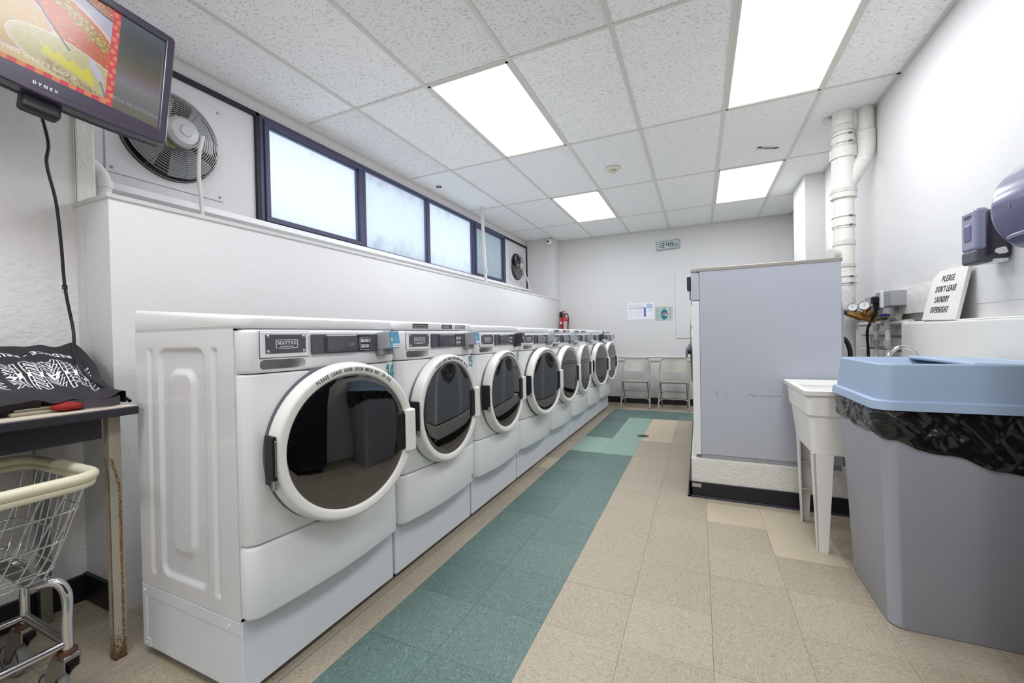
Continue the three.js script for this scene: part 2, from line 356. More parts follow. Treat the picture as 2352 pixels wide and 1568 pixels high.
// ------------------------------------------------------------------ windows and fan panels
const dirt = (seed, tone, spots, streak) => canvas(256, 192, (x, w, h) => {
  const r = rng(seed); x.fillStyle = tone; x.fillRect(0, 0, w, h);
  for (let i = 0; i < 900; i++) { x.fillStyle = `rgba(${r() < 0.5 ? '255,255,255' : '190,200,208'},${0.04 + 0.06 * r()})`; const y = r() * h, px = r() * w; x.fillRect(px, y, 1 + 2 * r(), 4 + 26 * r()); }
  for (let i = 0; i < spots; i++) { const px = r() * w, e = r(), py = e < 0.6 ? h * (0.82 + 0.18 * r()) : h * 0.1 * r(), q = 3 + 22 * r() * streak; const g = x.createRadialGradient(px, py, 0, px, py, q); g.addColorStop(0, 'rgba(120,128,136,0.12)'); g.addColorStop(1, 'rgba(120,128,136,0)'); x.fillStyle = g; x.fillRect(px - q, py - q, 2 * q, 2 * q); }
});
const pane = (map, rough = 1) => new THREE.MeshPhysicalMaterial({ color: '#ffffff', map, roughness: rough, transmission: 0.75, thickness: 0, side: THREE.DoubleSide });
const XW = -2.75;
const wy = [1.95, 2.712];
const winDefs = [
  [-2.865, -1.900, 0.052, pane(dirt(51, '#e6edf2', 4, 1)), true], [-3.845, -2.865, 0.03, pane(dirt(52, '#d5dde4', 60, 1.2)), false],
  [-4.86, -3.845, 0.03, pane(dirt(53, '#dbe4ec', 12, 1)), false], [-5.83, -4.86, 0.052, pane(dirt(54, '#8d999e', 6, 1)), true]];
winDefs.forEach(([z0, z1, b, pm, sash], n) => {
  const w = struct('window_' + (n + 1)), f = 0.028;
  const bars = (y0, y1, za, zb, t, x0, x1, name, mat) => { for (const g of [rb(x0, x1, y0, y0 + t, za, zb), rb(x0, x1, y1 - t, y1, za, zb), rb(x0, x1, y0 + t, y1 - t, za, za + t), rb(x0, x1, y0 + t, y1 - t, zb - t, zb)]) obj(name, g, mat, w); };
  bars(wy[0], wy[1], z0, z1, f, XW - 0.06, XW + 0.012, 'window_frame', M.frame);
  if (sash) bars(wy[0] + f, wy[1] - f, z0 + f, z1 - f, 0.034, XW - 0.045, XW + 0.026, 'sash', M.frame);
  const q = sash ? 0.062 : f;
  obj('glazing_bead', merge([rb(XW - 0.03, XW - 0.002, wy[0] + q, wy[0] + q + 0.01, z0 + q, z1 - q, 0.002), rb(XW - 0.03, XW - 0.002, wy[1] - q - 0.01, wy[1] - q, z0 + q, z1 - q, 0.002), rb(XW - 0.03, XW - 0.002, wy[0] + q, wy[1] - q, z0 + q, z0 + q + 0.01, 0.002), rb(XW - 0.03, XW - 0.002, wy[0] + q, wy[1] - q, z1 - q - 0.01, z1 - q, 0.002)]), std('#6a6c8c', 0.4), w);
  const P = new THREE.PlaneGeometry(z1 - z0 - 2 * q, wy[1] - wy[0] - 2 * q).rotateY(Math.PI / 2).translate(XW - 0.022, (wy[0] + wy[1]) / 2, (z0 + z1) / 2);
  obj('pane', P, pm, w);
});
function fanPanel(name, z0, z1, label) {
  const t = thing(name, label, 'panel', [XW, wy[0], (z0 + z1) / 2]);
  const h = wy[1] - wy[0], w = z1 - z0, f = 0.03;
  obj('board', bx(-0.04, -0.01, 0, h, -w / 2, w / 2), std('#dcdcdd', 0.55, { bumpMap: rep(smoothBump, 2), bumpScale: 0.002 }), t);
  obj('frame', merge([rb(-0.05, 0.012, h - f, h, -w / 2, w / 2), rb(-0.05, 0.012, 0, h, -w / 2, -w / 2 + f * 0.9), rb(-0.05, 0.012, 0, h, w / 2 - f * 0.9, w / 2), rb(-0.05, 0.002, 0, 0.012, -w / 2, w / 2)]), M.frameDark, t);
  return t;
}
fanPanel('fan_panel', -1.900, -0.985, 'grey painted fan panel filling the window bay behind the television');
fanPanel('fan_panel', -6.775, -5.83, 'grey painted fan panel at the far end of the windows');
const creased = (p, n) => toCreasedNormals(lathe(p, n), 0.4);
function fan(label, y, z, r, rings, deep, motorAngle) {
  const t = thing('exhaust_fan', label, 'fan', [XW - 0.008, y, z], 0, 'wall exhaust fans');
  const ax = (g) => g.rotateZ(-Math.PI / 2);            // lathe axis y -> +x
  obj('mounting_plate', rb(0, 0.006, -r * 1.18, r * 1.18, -r * 1.18, r * 1.18, 0.02, 3), std('#d9d9da', 0.5), t);
  obj('venturi', ax(lathe([[r * 0.96, 0.004], [r * 1.02, 0.012], [r * 0.98, 0.02], [r * 0.94, 0.008], [0.001, 0.0065]], 40)), M.rubber, t);
  for (let k = 0; k < rings; k++) { const q = r * (0.34 + 0.66 * k / (rings - 1)), x = 0.02 + deep * Math.sqrt(Math.max(0, 1 - Math.pow((k / (rings - 1)), 3))); obj('guard_ring', new THREE.TorusGeometry(q, 0.0025, 5, 44).rotateY(Math.PI / 2).translate(x, 0, 0), M.chromeWorn, t); }
  for (let k = 0; k < 8; k++) { const a = k * Math.PI / 4 + 0.2, pts = []; for (let s = 0; s <= 6; s++) { const e = s / 6, q = r * (0.3 + 0.7 * e); pts.push([0.02 + deep * Math.sqrt(Math.max(0, 1 - e * e * e)) - 0.003, q * Math.cos(a), q * Math.sin(a)]); } obj('guard_spoke', tube(pts, 0.0026, 14, 5), M.steelDark, t); }
  for (let k = 0; k < 4; k++) { const a = k * Math.PI / 2 + 0.5; obj('blade', grid(8, 6, (u, v) => { const q = r * (0.22 + 0.7 * v), th = a + (u - 0.5) * (1.0 + 0.2 * v); return [0.03 + 0.03 * (u - 0.5) * 1.2, q * Math.cos(th), q * Math.sin(th)]; }), new THREE.MeshStandardMaterial({ color: '#8d9094', roughness: 0.4, metalness: 0.7, side: THREE.DoubleSide }), t); }
  const m = obj('motor', ax(creased([[0, 0.05], [r * 0.3, 0.05], [r * 0.3, deep + 0.03], [r * 0.33, deep + 0.035], [r * 0.33, deep + 0.055], [r * 0.26, deep + 0.07], [0, deep + 0.075]], 30)), M.gasket, t);
  obj('end_cap', ax(creased([[r * 0.345, deep + 0.03], [r * 0.345, deep + 0.052], [r * 0.27, deep + 0.072], [r * 0.13, deep + 0.076], [r * 0.11, deep + 0.082], [0, deep + 0.082]], 30)), std('#b4b4b6', 0.45, { metalness: 0.4 }), m);
  obj('warning_label', rb(deep - 0.02, deep + 0.01, -r * 0.33, -r * 0.2, r * 0.05, r * 0.22, 0.002), std('#d9d85a', 0.6), m);
  for (const [a, b] of [[-1, -1], [-1, 1], [1, -1], [1, 1]]) obj('bolt', ax(lathe([[0, 0.006], [0.008, 0.006], [0.006, 0.012], [0, 0.013]], 10)).translate(0, a * r * 1.08, b * r * 1.08), M.steel, t);
  return t;
}
fan('large caged exhaust fan behind the television', 2.32, -1.37, 0.245, 15, 0.09);
fan('smaller caged exhaust fan at the far end of the windows', 2.295, -6.30, 0.215, 7, 0.07);
tag(obj('conduit', tube([[-2.60, 2.33, -1.46], [-2.575, 2.22, -1.425], [-2.56, 2.08, -1.41], [-2.555, 1.95, -1.415], [-2.555, 1.772, -1.425]], 0.0105, 30), std('#dddbd6', 0.45)), 'white flexible cable conduit dropping from the large exhaust fan', 'conduit');
tag(obj('conduit', tube([[-2.66, 2.25, -6.36], [-2.62, 2.12, -6.42], [-2.60, 1.95, -6.50], [-2.60, 1.772, -6.52]], 0.012, 24), std('#dddbd6', 0.45)), 'white cable conduit dropping from the far small exhaust fan', 'conduit');
{
  const e = thing('pipe_elbow', 'short white plastic pipe elbow rising from the ledge behind the television', 'pipe', [-2.55, 1.772, -0.995]);
  obj('pipe', new THREE.CylinderGeometry(0.026, 0.026, 0.11, 20).translate(0, 0.055, 0), M.white, e);
  obj('collar', new THREE.CylinderGeometry(0.031, 0.031, 0.035, 20).translate(0, 0.125, 0), M.white, e);
  obj('elbow', tube([[0, 0.13, 0], [0, 0.17, 0.01], [-0.01, 0.215, 0.05], [-0.02, 0.235, 0.085]], 0.027, 14, 14), M.white, e);
  const p = thing('standpipe', 'thin painted white pipe between the ledge and the ceiling at the windows', 'pipe', [-2.50, 1.772, -4.74]);
  obj('pipe', rod([0, 0, 0], [-0.03, CE - 1.772, 0.02], 0.021, 14), M.wallPipe, p);
  obj('coupling', rod([0, 0.2, 0.0], [-0.002, 0.26, 0.001], 0.025, 14), M.wallPipe, p);
  obj('tap', merge([rod([0.01, 0.03, 0], [0.01, 0.03, -0.12], 0.014), rod([0.01, 0.0, -0.12], [0.01, 0.06, -0.12], 0.02)]), M.wallPipe, p);
}

// ------------------------------------------------------------------ washing machines
// local frame: x out into the aisle (0 = front seam of the cabinet), z = 0 at the middle, y up from the floor
const HW = 0.348, PITCH = 0.713, WX = -1.315, Z0 = -0.81;
const bow = (z) => { const a = Math.abs(z), rcn = 0.04; const c = a > HW - rcn ? Math.sqrt(Math.max(0, 1 - Math.pow((a - (HW - rcn)) / rcn, 2))) : 1; return 0.042 * c + 0.03 * c * (1 - (z / HW) * (z / HW)); };
function bowSolid(y0, y1, { back = -0.03, k = 1, add = 0, bevel = 0.006, inset = 0 } = {}) {
  const s = new THREE.Shape(), h = HW - 0.0045 - inset, n = 56;
  s.moveTo(back, h); s.lineTo(back, -h);
  for (let i = 0; i <= n; i++) { const e = -Math.cos(Math.PI * i / n), z = e * h; s.lineTo(Math.max(back + 0.004, bow(z) * k + (Math.abs(e) > 0.999 ? 0 : add)), z); }
  s.closePath();
  const g = new THREE.ExtrudeGeometry(s, { depth: y1 - y0 - 2 * bevel, bevelEnabled: bevel > 0, bevelSize: bevel, bevelThickness: bevel, bevelOffset: -bevel, bevelSegments: 3 });
  g.rotateX(-Math.PI / 2).translate(0, y0 + bevel, 0);
  return toCreasedNormals(g, 0.6);
}
const evaluator = new Evaluator();
const cut = (a, b) => { const A = new Brush(a), B = new Brush(b); A.updateMatrixWorld(); B.updateMatrixWorld(); return evaluator.evaluate(A, B, SUBTRACTION).geometry; };
const DY = 0.771, HX = 0.075, HZ = 0.285, DR = 0.268;          // door centre height, hinge axis, hinge to centre
const WG = {};
{
  const inSlot = rb(-0.02, 0.2, 1.047, 1.079, 0.150, 0.303, 0.014, 4);
  WG.console = cut(bowSolid(1.037, 1.177, { add: 0.004, bevel: 0.012, back: -0.05 }), inSlot);
  WG.front = cut(bowSolid(0.497, 1.034, { bevel: 0.007 }), new THREE.CylinderGeometry(0.256, 0.256, 0.4, 72).rotateZ(Math.PI / 2).translate(0, DY, 0.01));
  WG.surround = (() => { const g = grid(96, 4, (u, v) => { const a = u * Math.PI * 2, q = 0.252 + 0.044 * v, z = 0.01 + q * Math.cos(a), y = DY + q * Math.sin(a) * (v > 0.5 && Math.sin(a) > 0 ? 0.985 : 1); return [bow(Math.max(-HW + 0.03, Math.min(HW - 0.03, z))) + (v > 0.9 ? -0.004 : 0.003), y, z]; }); return g; })();
  WG.lower = bowSolid(0.262, 0.493, { bevel: 0.012 });
  const cap = bowSolid(1.179, 1.219, { back: -0.57, add: 0.0, bevel: 0.009, inset: -0.0045 });
  const p = cap.attributes.position; for (let i = 0; i < p.count; i++) if (p.getY(i) > 1.2) p.setY(i, p.getY(i) + 0.042 * Math.min(1, Math.max(0, -p.getX(i) / 0.52)));
  WG.cap = toCreasedNormals(cap, 0.6);
  WG.cabinet = merge([bx(-0.57, 0, 0.262, 1.179, HW - 0.004, HW), bx(-0.57, 0, 0.262, 1.179, -HW, -HW + 0.004), bx(-0.57, -0.566, 0.262, 1.179, -HW, HW), bx(-0.57, 0, 0.262, 0.27, -HW, HW)]);
  WG.cabinetOpen = merge([bx(-0.57, 0, 0.262, 1.179, -HW, -HW + 0.004), bx(-0.57, -0.566, 0.262, 1.179, -HW, HW), bx(-0.57, 0, 0.262, 0.27, -HW, HW), bx(-0.006, 0, 0.262, 1.179, HW - 0.02, HW), bx(-0.57, -0.562, 0.262, 1.179, HW - 0.02, HW), bx(-0.57, 0, 1.174, 1.179, HW - 0.02, HW)]);
  WG.gasket = lathe([[0.262, -0.01], [0.25, -0.02], [0.235, -0.05], [0.215, -0.06], [0.205, -0.09], [0.22, -0.11], [0.23, -0.12]], 56).rotateZ(-Math.PI / 2).translate(0.07, DY, 0.01);
  WG.drum = lathe([[0.225, 0.0], [0.235, -0.02], [0.235, -0.3], [0.22, -0.33], [0.0, -0.34]], 48).rotateZ(-Math.PI / 2).translate(-0.05, DY, 0.01);
  WG.baffle = new THREE.CylinderGeometry(0.03, 0.045, 0.26, 10).rotateZ(Math.PI / 2).translate(-0.2, DY - 0.21, 0.01);
  // door, in the hinge frame: axis x, centre at z = -DR
  const dz = (g) => g.rotateZ(-Math.PI / 2).translate(0, DY, -DR);
  WG.ring = dz(lathe([[0.239, -0.012], [0.239, 0.030], [0.2415, 0.037], [0.246, 0.0405], [0.254, 0.0435], [0.265, 0.0445], [0.271, 0.0432], [0.2762, 0.0385], [0.2785, 0.032], [0.2795, 0.022], [0.283, 0.012], [0.285, -0.002], [0.281, -0.014], [0.239, -0.014]], 96));
  WG.glass = dz(lathe([[0.2405, 0.033], [0.236, 0.0350], [0.22, 0.0366], [0.18, 0.0386], [0.12, 0.0404], [0.06, 0.0413], [0, 0.0416]], 72));
  WG.bowl = dz(lathe([[0.239, -0.012], [0.21, -0.014], [0.196, -0.03], [0.19, -0.055], [0.184, -0.056], [0.182, -0.03], [0.2, -0.004], [0.239, -0.004]], 56));
  WG.recess = rb(0.02, 0.0445, DY - 0.088, DY + 0.072, -DR - 0.246, -DR - 0.192, 0.012, 3);
  WG.handle = cut(rb(0.006, 0.057, DY - 0.098, DY + 0.078, -DR - 0.279, -DR - 0.228, 0.01, 3), rb(0.0, 0.047, DY - 0.08, DY + 0.062, -DR - 0.258, -DR - 0.2, 0.006, 2));
  WG.hingeSlot = rb(-0.012, 0.0415, DY - 0.085, DY + 0.07, -DR + 0.2725, -DR + 0.286, 0.003);
  WG.hinge = merge([rb(0.026, 0.0455, DY - 0.055, DY + 0.058, -DR + 0.274, -DR + 0.280, 0.002), rod([0.036, DY - 0.095, -DR + 0.279], [0.036, DY - 0.066, -DR + 0.279], 0.009)]);
  const letters = [], line = 'PLEASE LEAVE DOOR OPEN WHEN NOT IN USE', a0 = 122, a1 = 52, rr = 0.2605;
  [...line].forEach((ch, i) => {
    if (ch === ' ') return;
    const a = R(a0 + (a1 - a0) * i / (line.length - 1)), g = text(ch, 0.0128, null, null, null, { sx: 0.66, depth: 0.0006 });
    g.rotateZ(a - Math.PI / 2).translate(rr * Math.cos(a), rr * Math.sin(a), 0);
    // plane x right, y up -> door front (+x normal, right = -z)
    g.rotateY(Math.PI / 2).translate(0.0441, DY, -DR); letters.push(g);
  });
  WG.letters = merge(letters);
}
const embossSDF = (u, v, hwTop, hwBot, top, bot, r) => {       // rounded trapezoid, u across, v up
  const t = (v - bot) / (top - bot), w = hwBot + (hwTop - hwBot) * Math.min(1, Math.max(0, t)), qx = Math.abs(u) - w + r, qy = Math.abs(v - (top + bot) / 2) - (top - bot) / 2 + r;
  return Math.hypot(Math.max(qx, 0), Math.max(qy, 0)) + Math.min(Math.max(qx, qy), 0) - r;
};
const sstep = (a, b, x) => { const t = Math.min(1, Math.max(0, (x - a) / (b - a))); return t * t * (3 - 2 * t); };
function embossedSide() {
  // x from -0.57 to 0, y 0.264 to 1.177, on the face z = HW
  const g = grid(150, 220, (a, b) => {
    const x = -0.57 + 0.57 * a, y = 0.2605 + 0.919 * b, u = x + 0.288;
    const d1 = embossSDF(u + (1.1 - y) * 0.016, y, 0.140, 0.140, 1.125, 0.315, 0.045), d2 = embossSDF(u + (1.1 - y) * 0.03, y, 0.086, 0.078, 1.055, 0.40, 0.06);
    let h = 0.009 * (1 - sstep(-0.022, 0.0, d1)) * -1 + 0.010 * (1 - sstep(-0.026, 0.0, d2));
    for (const s of [-1, 1]) { const c = s * 0.187 - (1.1 - y) * 0.016, e = Math.max(Math.abs(u - c) - 0.007, Math.abs(y - 0.715) - 0.395); h -= 0.006 * (1 - sstep(-0.004, 0.012, e)); }
    return [x, y, HW + 0.001 + h];
  });
  return g;
}
const nameMap = canvas(512, 256, (x, w, h) => {
  x.fillStyle = '#56555d'; x.fillRect(0, 0, w, h);
  x.fillStyle = '#e8e8ea'; x.beginPath(); x.moveTo(118, 70); x.lineTo(404, 70); x.lineTo(404, 186); x.lineTo(261, 202); x.lineTo(118, 186); x.closePath(); x.fill();
  x.fillStyle = '#4b4a55'; x.beginPath(); x.moveTo(127, 78); x.lineTo(395, 78); x.lineTo(395, 178); x.lineTo(261, 193); x.lineTo(127, 178); x.closePath(); x.fill();
  x.fillStyle = '#f4f4f4'; x.textAlign = 'center'; x.textBaseline = 'middle'; x.font = 'bold 66px serif'; x.save(); x.translate(261, 116); x.scale(0.86, 1); x.fillText('MAYTAG', 0, 0, 290); x.restore();
  x.font = 'bold 27px sans-serif'; x.fillText('COMMERCIAL', 261, 166, 210);
});
const padMap = canvas(256, 256, (x) => {
  x.fillStyle = '#2b2a33'; x.fillRect(0, 0, 256, 256); x.strokeStyle = '#c9c9cf'; x.lineWidth = 7; x.beginPath(); x.roundRect(12, 30, 238, 210, 26); x.stroke();
  x.fillStyle = '#d5d5d8';[[28, 56], [100, 56], [172, 56], [34, 150], [106, 150]].forEach(([a, b]) => x.fillRect(a, b, 62, 56));
  x.fillStyle = '#77777f';[[34, 70], [106, 70], [178, 70], [40, 166], [112, 166]].forEach(([a, b]) => { x.fillRect(a, b, 48, 7); x.fillRect(a, b + 14, 40, 7); });
  x.fillStyle = '#5fae6c'; x.beginPath(); x.arc(208, 178, 27, 0, 7); x.fill();
});
const readerMap = (dark) => canvas(256, 256, (x) => {
  x.fillStyle = dark ? '#35323f' : '#4f9cc6'; x.fillRect(0, 0, 256, 256);
  x.fillStyle = dark ? '#6a6448' : '#b59339'; x.font = 'bold 40px sans-serif'; x.fillText('12', 106, 48); x.fillRect(166, 18, 30, 34);
  x.fillStyle = '#d9c79a'; x.fillRect(24, 100, 52, 58); x.strokeStyle = dark ? '#b8a86a' : '#9cc9e2'; x.lineWidth = 7;
  x.beginPath(); x.moveTo(120, 128); x.lineTo(160, 96); x.lineTo(160, 160); x.closePath(); x.stroke();
  for (const q of [24, 40]) { x.beginPath(); x.arc(168, 128, q, -0.8, 0.8); x.stroke(); }
  x.fillStyle = dark ? '#4a4656' : '#dbe8ef'; x.beginPath(); x.roundRect(60, 196, 196, 60, 18); x.fill();
  x.fillStyle = dark ? '#8d8a9a' : '#6f93ab'; x.font = 'bold 26px sans-serif'; x.fillText('INSERT CARD', 74, 236, 168);
});
const nameMat = std('#ffffff', 0.42, { map: nameMap }), padMat = std('#ffffff', 0.35, { map: padMap });
const readerMats = [std('#ffffff', 0.35, { map: readerMap(false) }), std('#ffffff', 0.35, { map: readerMap(true) })];
const stickerMap = (a, b, bg, fg) => canvas(256, 64, (x) => { x.fillStyle = bg; x.fillRect(0, 0, 256, 64); x.fillStyle = fg; x.font = 'bold 22px sans-serif'; x.fillText(a, 8, 27, 240); x.fillText(b, 8, 54, 240); });
const stickers = [std('#fff', 0.5, { map: stickerMap('Do not wash oily, flammable items', 'of other items, or if contaminated', '#2c2c2e', '#e6e6e6') }), std('#fff', 0.5, { map: stickerMap('   DISPLAY TIME', '    IS ESTIMATED', '#5d5d66', '#d5d5da') }), std('#fff', 0.5, { map: stickerMap('REMOVE LAUNDRY', 'PROMPTLY', '#8b8b92', '#e2e2e6') })];
const barMat = std('#fff', 0.5, { map: canvas(64, 64, (x) => { x.fillStyle = '#e6e6e6'; x.fillRect(0, 0, 64, 64); x.fillStyle = '#3a3a3e';[6, 14, 18, 28, 36, 40, 50].forEach((p, i) => x.fillRect(p, 6, 3 + (i % 3), 52)); }) });
const discMat = std('#fff', 0.4, { map: canvas(128, 128, (x) => { x.fillStyle = '#eef1f6'; x.fillRect(0, 0, 128, 128); x.strokeStyle = '#5b7fc0'; x.lineWidth = 8; x.beginPath(); x.arc(64, 64, 52, 0, 7); x.stroke(); x.fillStyle = '#3f63b0'; x.beginPath(); x.arc(60, 70, 24, 0, 7); x.fill(); x.fillStyle = '#eef1f6'; x.fillRect(52, 52, 40, 12); x.fillStyle = '#3f63b0'; x.fillRect(74, 30, 26, 10); }) });
// a thin plate lying on the bowed front at (y, z); its own x is the outward normal
function onBow(name, geo, mat, parent, y, z, out = 0, tilt = 0) { const m = obj(name, geo, mat, parent); m.position.set(bow(z) + 0.004 + out, y, z); m.rotation.y = -0.06 * z / (HW * HW); m.rotation.z = tilt; return m; }
const faceX = (w, h) => new THREE.PlaneGeometry(w, h).rotateY(Math.PI / 2);

const machines = [
  { num: '14', open: 11, dy: 0, reader: 0, label: 'nearest white front-loading washer, number 14, door ajar, smooth side panel in view' },
  { num: '15', open: 0.5, dy: 0, reader: 0, stick: 1, bar: 1, label: 'white front-loading washer number 15 with a blue card reader and black label strips' },
  { num: '16', open: 0.5, dy: -0.006, reader: 1, label: 'white front-loading washer number 16 with a dark card reader' },
  { disc: 1, open: 8, dy: -0.012, reader: 2, bar: 1, label: 'fourth washer from the table, door ajar, round blue sticker on its front' },
  { disc: 1, open: 5, dy: -0.016, reader: 2, stick: 1, bar: 1, label: 'fifth washer from the table, in the middle of the far half of the row' },
  { open: 0, dy: -0.018, reader: 2, stick: 1, bar: 1, label: 'sixth washer from the table, its narrow-looking door shut flat' },
  { open: 8, dy: -0.020, reader: 1, bar: 0, label: 'second washer from the back wall, door ajar, dark card reader' },
  { open: 6, dy: -0.022, reader: 2, stick: 1, label: 'farthest washer in the row, next to the back wall' },
];
machines.forEach((d, k) => {
  const t = thing('washing_machine', d.label, 'washing machine', [WX, 0, Z0 - HW - k * PITCH], 0, 'front-loading washers along the window wall');
  const up = d.dy;
  // base
  const ped = obj('pedestal', rb(-0.57, 0.0, 0.028, 0.258 + up, -HW, HW, 0.004), M.pedestal, t);
  obj('toe_kick', bx(-0.54, -0.035, 0.004, 0.03, -HW + 0.02, HW - 0.02), M.black, ped);
  for (const [fx, fz] of [[-0.53, 0.30], [-0.05, 0.30], [-0.05, -0.30], [-0.53, -0.30]]) obj('foot', new THREE.CylinderGeometry(0.016, 0.018, 0.03, 12).translate(fx, 0.015, fz), M.gasket, ped);
  if (k === 0) {
    obj('flange', merge([rb(-0.57, -0.004, 0.218, 0.2575, HW - 0.001, HW + 0.0022, 0.001), rb(-0.57, -0.545, 0.06, 0.218, HW - 0.001, HW + 0.0022, 0.001), rb(-0.57, -0.525, 0.03, 0.06, HW - 0.001, HW + 0.0022, 0.001)]), M.pedestal, ped);
    for (const [sx, sy] of [[-0.552, 0.236], [-0.06, 0.236], [-0.545, 0.045]]) obj('screw', new THREE.CylinderGeometry(0.004, 0.004, 0.004, 10).rotateX(Math.PI / 2).translate(sx, sy, HW + 0.003), M.white, ped);
  }
  const B = sub('body', t); B.position.y = up;
  const cab = obj('cabinet', k === 0 ? WG.cabinetOpen : WG.cabinet, M.washerSide, B);
  if (k === 0) obj('embossed_side', embossedSide(), M.washerSide, B);
  obj('top', WG.cap, M.washer, B);
  obj('front_panel', WG.front, M.washer, B);
  obj('lower_panel', WG.lower, M.washer, B);
  obj('door_surround', WG.surround, M.surround, B);
  obj('gasket', WG.gasket, M.gasket, B);
  obj('drum', WG.drum, M.steelDark, B);
  const con = obj('console', WG.console, M.washer, t); con.position.y = up;
  const cy = up;
  onBow('drawer_gap', rb(-0.002, 0.0012, -0.0435, 0.0435, -0.0825, 0.0825, 0.012, 3), M.gasket, con, 1.127, 0.222);
  onBow('drawer_front', rb(-0.002, 0.005, -0.042, 0.042, -0.081, 0.081, 0.010, 3), M.washer, con, 1.127, 0.222);
  onBow('name_plate', rb(0, 0.0065, -0.031, 0.031, -0.068, 0.068, 0.003), M.plate, con, 1.129, 0.221);
  onBow('name_print', faceX(0.134, 0.060), nameMat, con, 1.129, 0.221, 0.0072);
  for (const [a, b] of [[-1, -1], [-1, 1], [1, -1], [1, 1]]) { const s = onBow('screw', new THREE.SphereGeometry(0.0052, 10, 6).scale(0.5, 1, 1), M.chrome, con, 1.129 + a * 0.0245, 0.221 + b * 0.060, 0.0072); s.name = 'screw'; }
  onBow('control_plate', rb(-0.01, 0.004, -0.036, 0.036, -0.172, 0.172, 0.004), M.plate, con, 1.125, -0.041, 0.003);
  onBow('control_plate_insert', rb(0, 0.0062, -0.033, 0.034, -0.075, 0.075, 0.003), M.plateDark, con, 1.125, -0.128, 0.003);
  onBow('display_cover', rb(0, 0.016, -0.031, 0.032, -0.075, 0.075, 0.006, 3), M.display, con, 1.125, 0.005, 0.002, 0.06);
  { const c = text(k % 2 ? '2.75' : '2.00', 0.012, std('#8d8d95', 0.4), con, 'display_digits', { depth: 0.0003 }); c.rotation.y = Math.PI / 2; c.position.set(bow(-0.03) + 0.0235, 1.121, -0.035); }
  onBow('key_pad', faceX(0.085, 0.06), padMat, con, 1.124, -0.128, 0.0098);
  for (const a of [-1, 1]) onBow('screw', new THREE.SphereGeometry(0.0048, 10, 6).scale(0.5, 1, 1), M.chrome, con, 1.125 + a * 0.029, 0.122, 0.007);
  onBow('energy_mark', faceX(0.018, 0.02), stickers[1], con, 1.124, 0.105, 0.0075);
  // card reader
  const rd = d.reader, rm = rd === 1 ? M.silverDark : M.silver;
  const cr = onBow('card_reader', rb(0, 0.068, -0.036, 0.04, -0.040, 0.040, 0.008, 3), rm, con, 1.126, -0.232, 0.002, 0.12);
  obj('reader_face', faceX(0.070, 0.068).translate(0.0687, 0.002, 0), readerMats[rd === 1 ? 1 : 0], cr);
  obj('bracket', rb(-0.006, 0.03, -0.058, -0.034, -0.040, 0.040, 0.003), rd === 1 ? M.silverDark : std('#85878e', 0.4), cr);
  if (d.stick) { const zs = [[0.20, 0.11], [-0.02, 0.10], [-0.17, 0.12]]; zs.forEach(([z, w], i) => { const m = obj('warning_sticker', faceX(w, 0.022), stickers[i], con); m.position.set(bow(z) + 0.0014, 1.199, z); m.rotation.y = -0.06 * z / (HW * HW); }); }
  if (d.num) { const n = text(d.num, 0.064, M.teal, B, 'number', { sx: 0.62 }); n.rotation.y = Math.PI / 2 + 0.15; n.position.set(bow(-0.293) + 0.0035, 0.995, -0.296); }
  if (d.disc) { const n = obj('round_sticker', new THREE.CircleGeometry(0.034, 24).rotateY(Math.PI / 2), discMat, B); n.position.set(bow(-0.29) + 0.002, 0.985, -0.285); n.rotation.y = 0.1; }
  if (d.bar) { const n = obj('barcode_sticker', faceX(0.028, 0.034), barMat, B); n.position.set(bow(-0.30) + 0.0015, 0.30, -0.296); n.rotation.y = 0.12; }
  // door
  const door = sub('door', t); door.position.set(HX, up, HZ); door.rotation.y = -R(d.open);
  obj('ring', WG.ring, M.doorWhite, door);
  obj('glass', WG.glass, M.glassDark, door);
  obj('inner_bowl', WG.bowl, std('#9aa0ad', 0.3), door);
  obj('handle_recess', WG.recess, M.black, door);
  obj('handle', WG.handle, M.doorWhite, door);
  obj('hinge_slot', WG.hingeSlot, M.black, door);
  obj('hinge', WG.hinge, M.steel, door);
  obj('lettering', WG.letters, M.ink, door);
});
{ // cloth left in the nearest drum
  const r = rng(8), g = new THREE.IcosahedronGeometry(0.1, 5), p = g.attributes.position;
  const ph = [r() * 6, r() * 6, r() * 6];
  for (let i = 0; i < p.count; i++) { const v = V(p.getX(i), p.getY(i), p.getZ(i)), s = 1 + 0.22 * Math.sin(v.x * 60 + ph[0]) * Math.cos(v.z * 48 + ph[1]) + 0.1 * Math.sin(v.y * 110 + ph[2]); p.setXYZ(i, v.x * s * 0.9, v.y * s * 0.5, v.z * s * 1.1); }
  g.computeVertexNormals();
  const m = tag(obj('cloth', g, std('#b9b9bd', 0.95)), 'crumpled grey cloth inside the drum of washer 14', 'cloth'); m.position.set(WX - 0.12, DY - 0.19, Z0 - HW + 0.03);
}
tag(obj('drainage_trim', merge([rb(-1.312, -1.296, 0.0, 0.006, Z0 - 8 * PITCH + 0.02, Z0 + 0.2, 0.002)]), std('#9d9585', 0.6)), 'thin floor trim strip along the feet of the washers', 'trim strip');

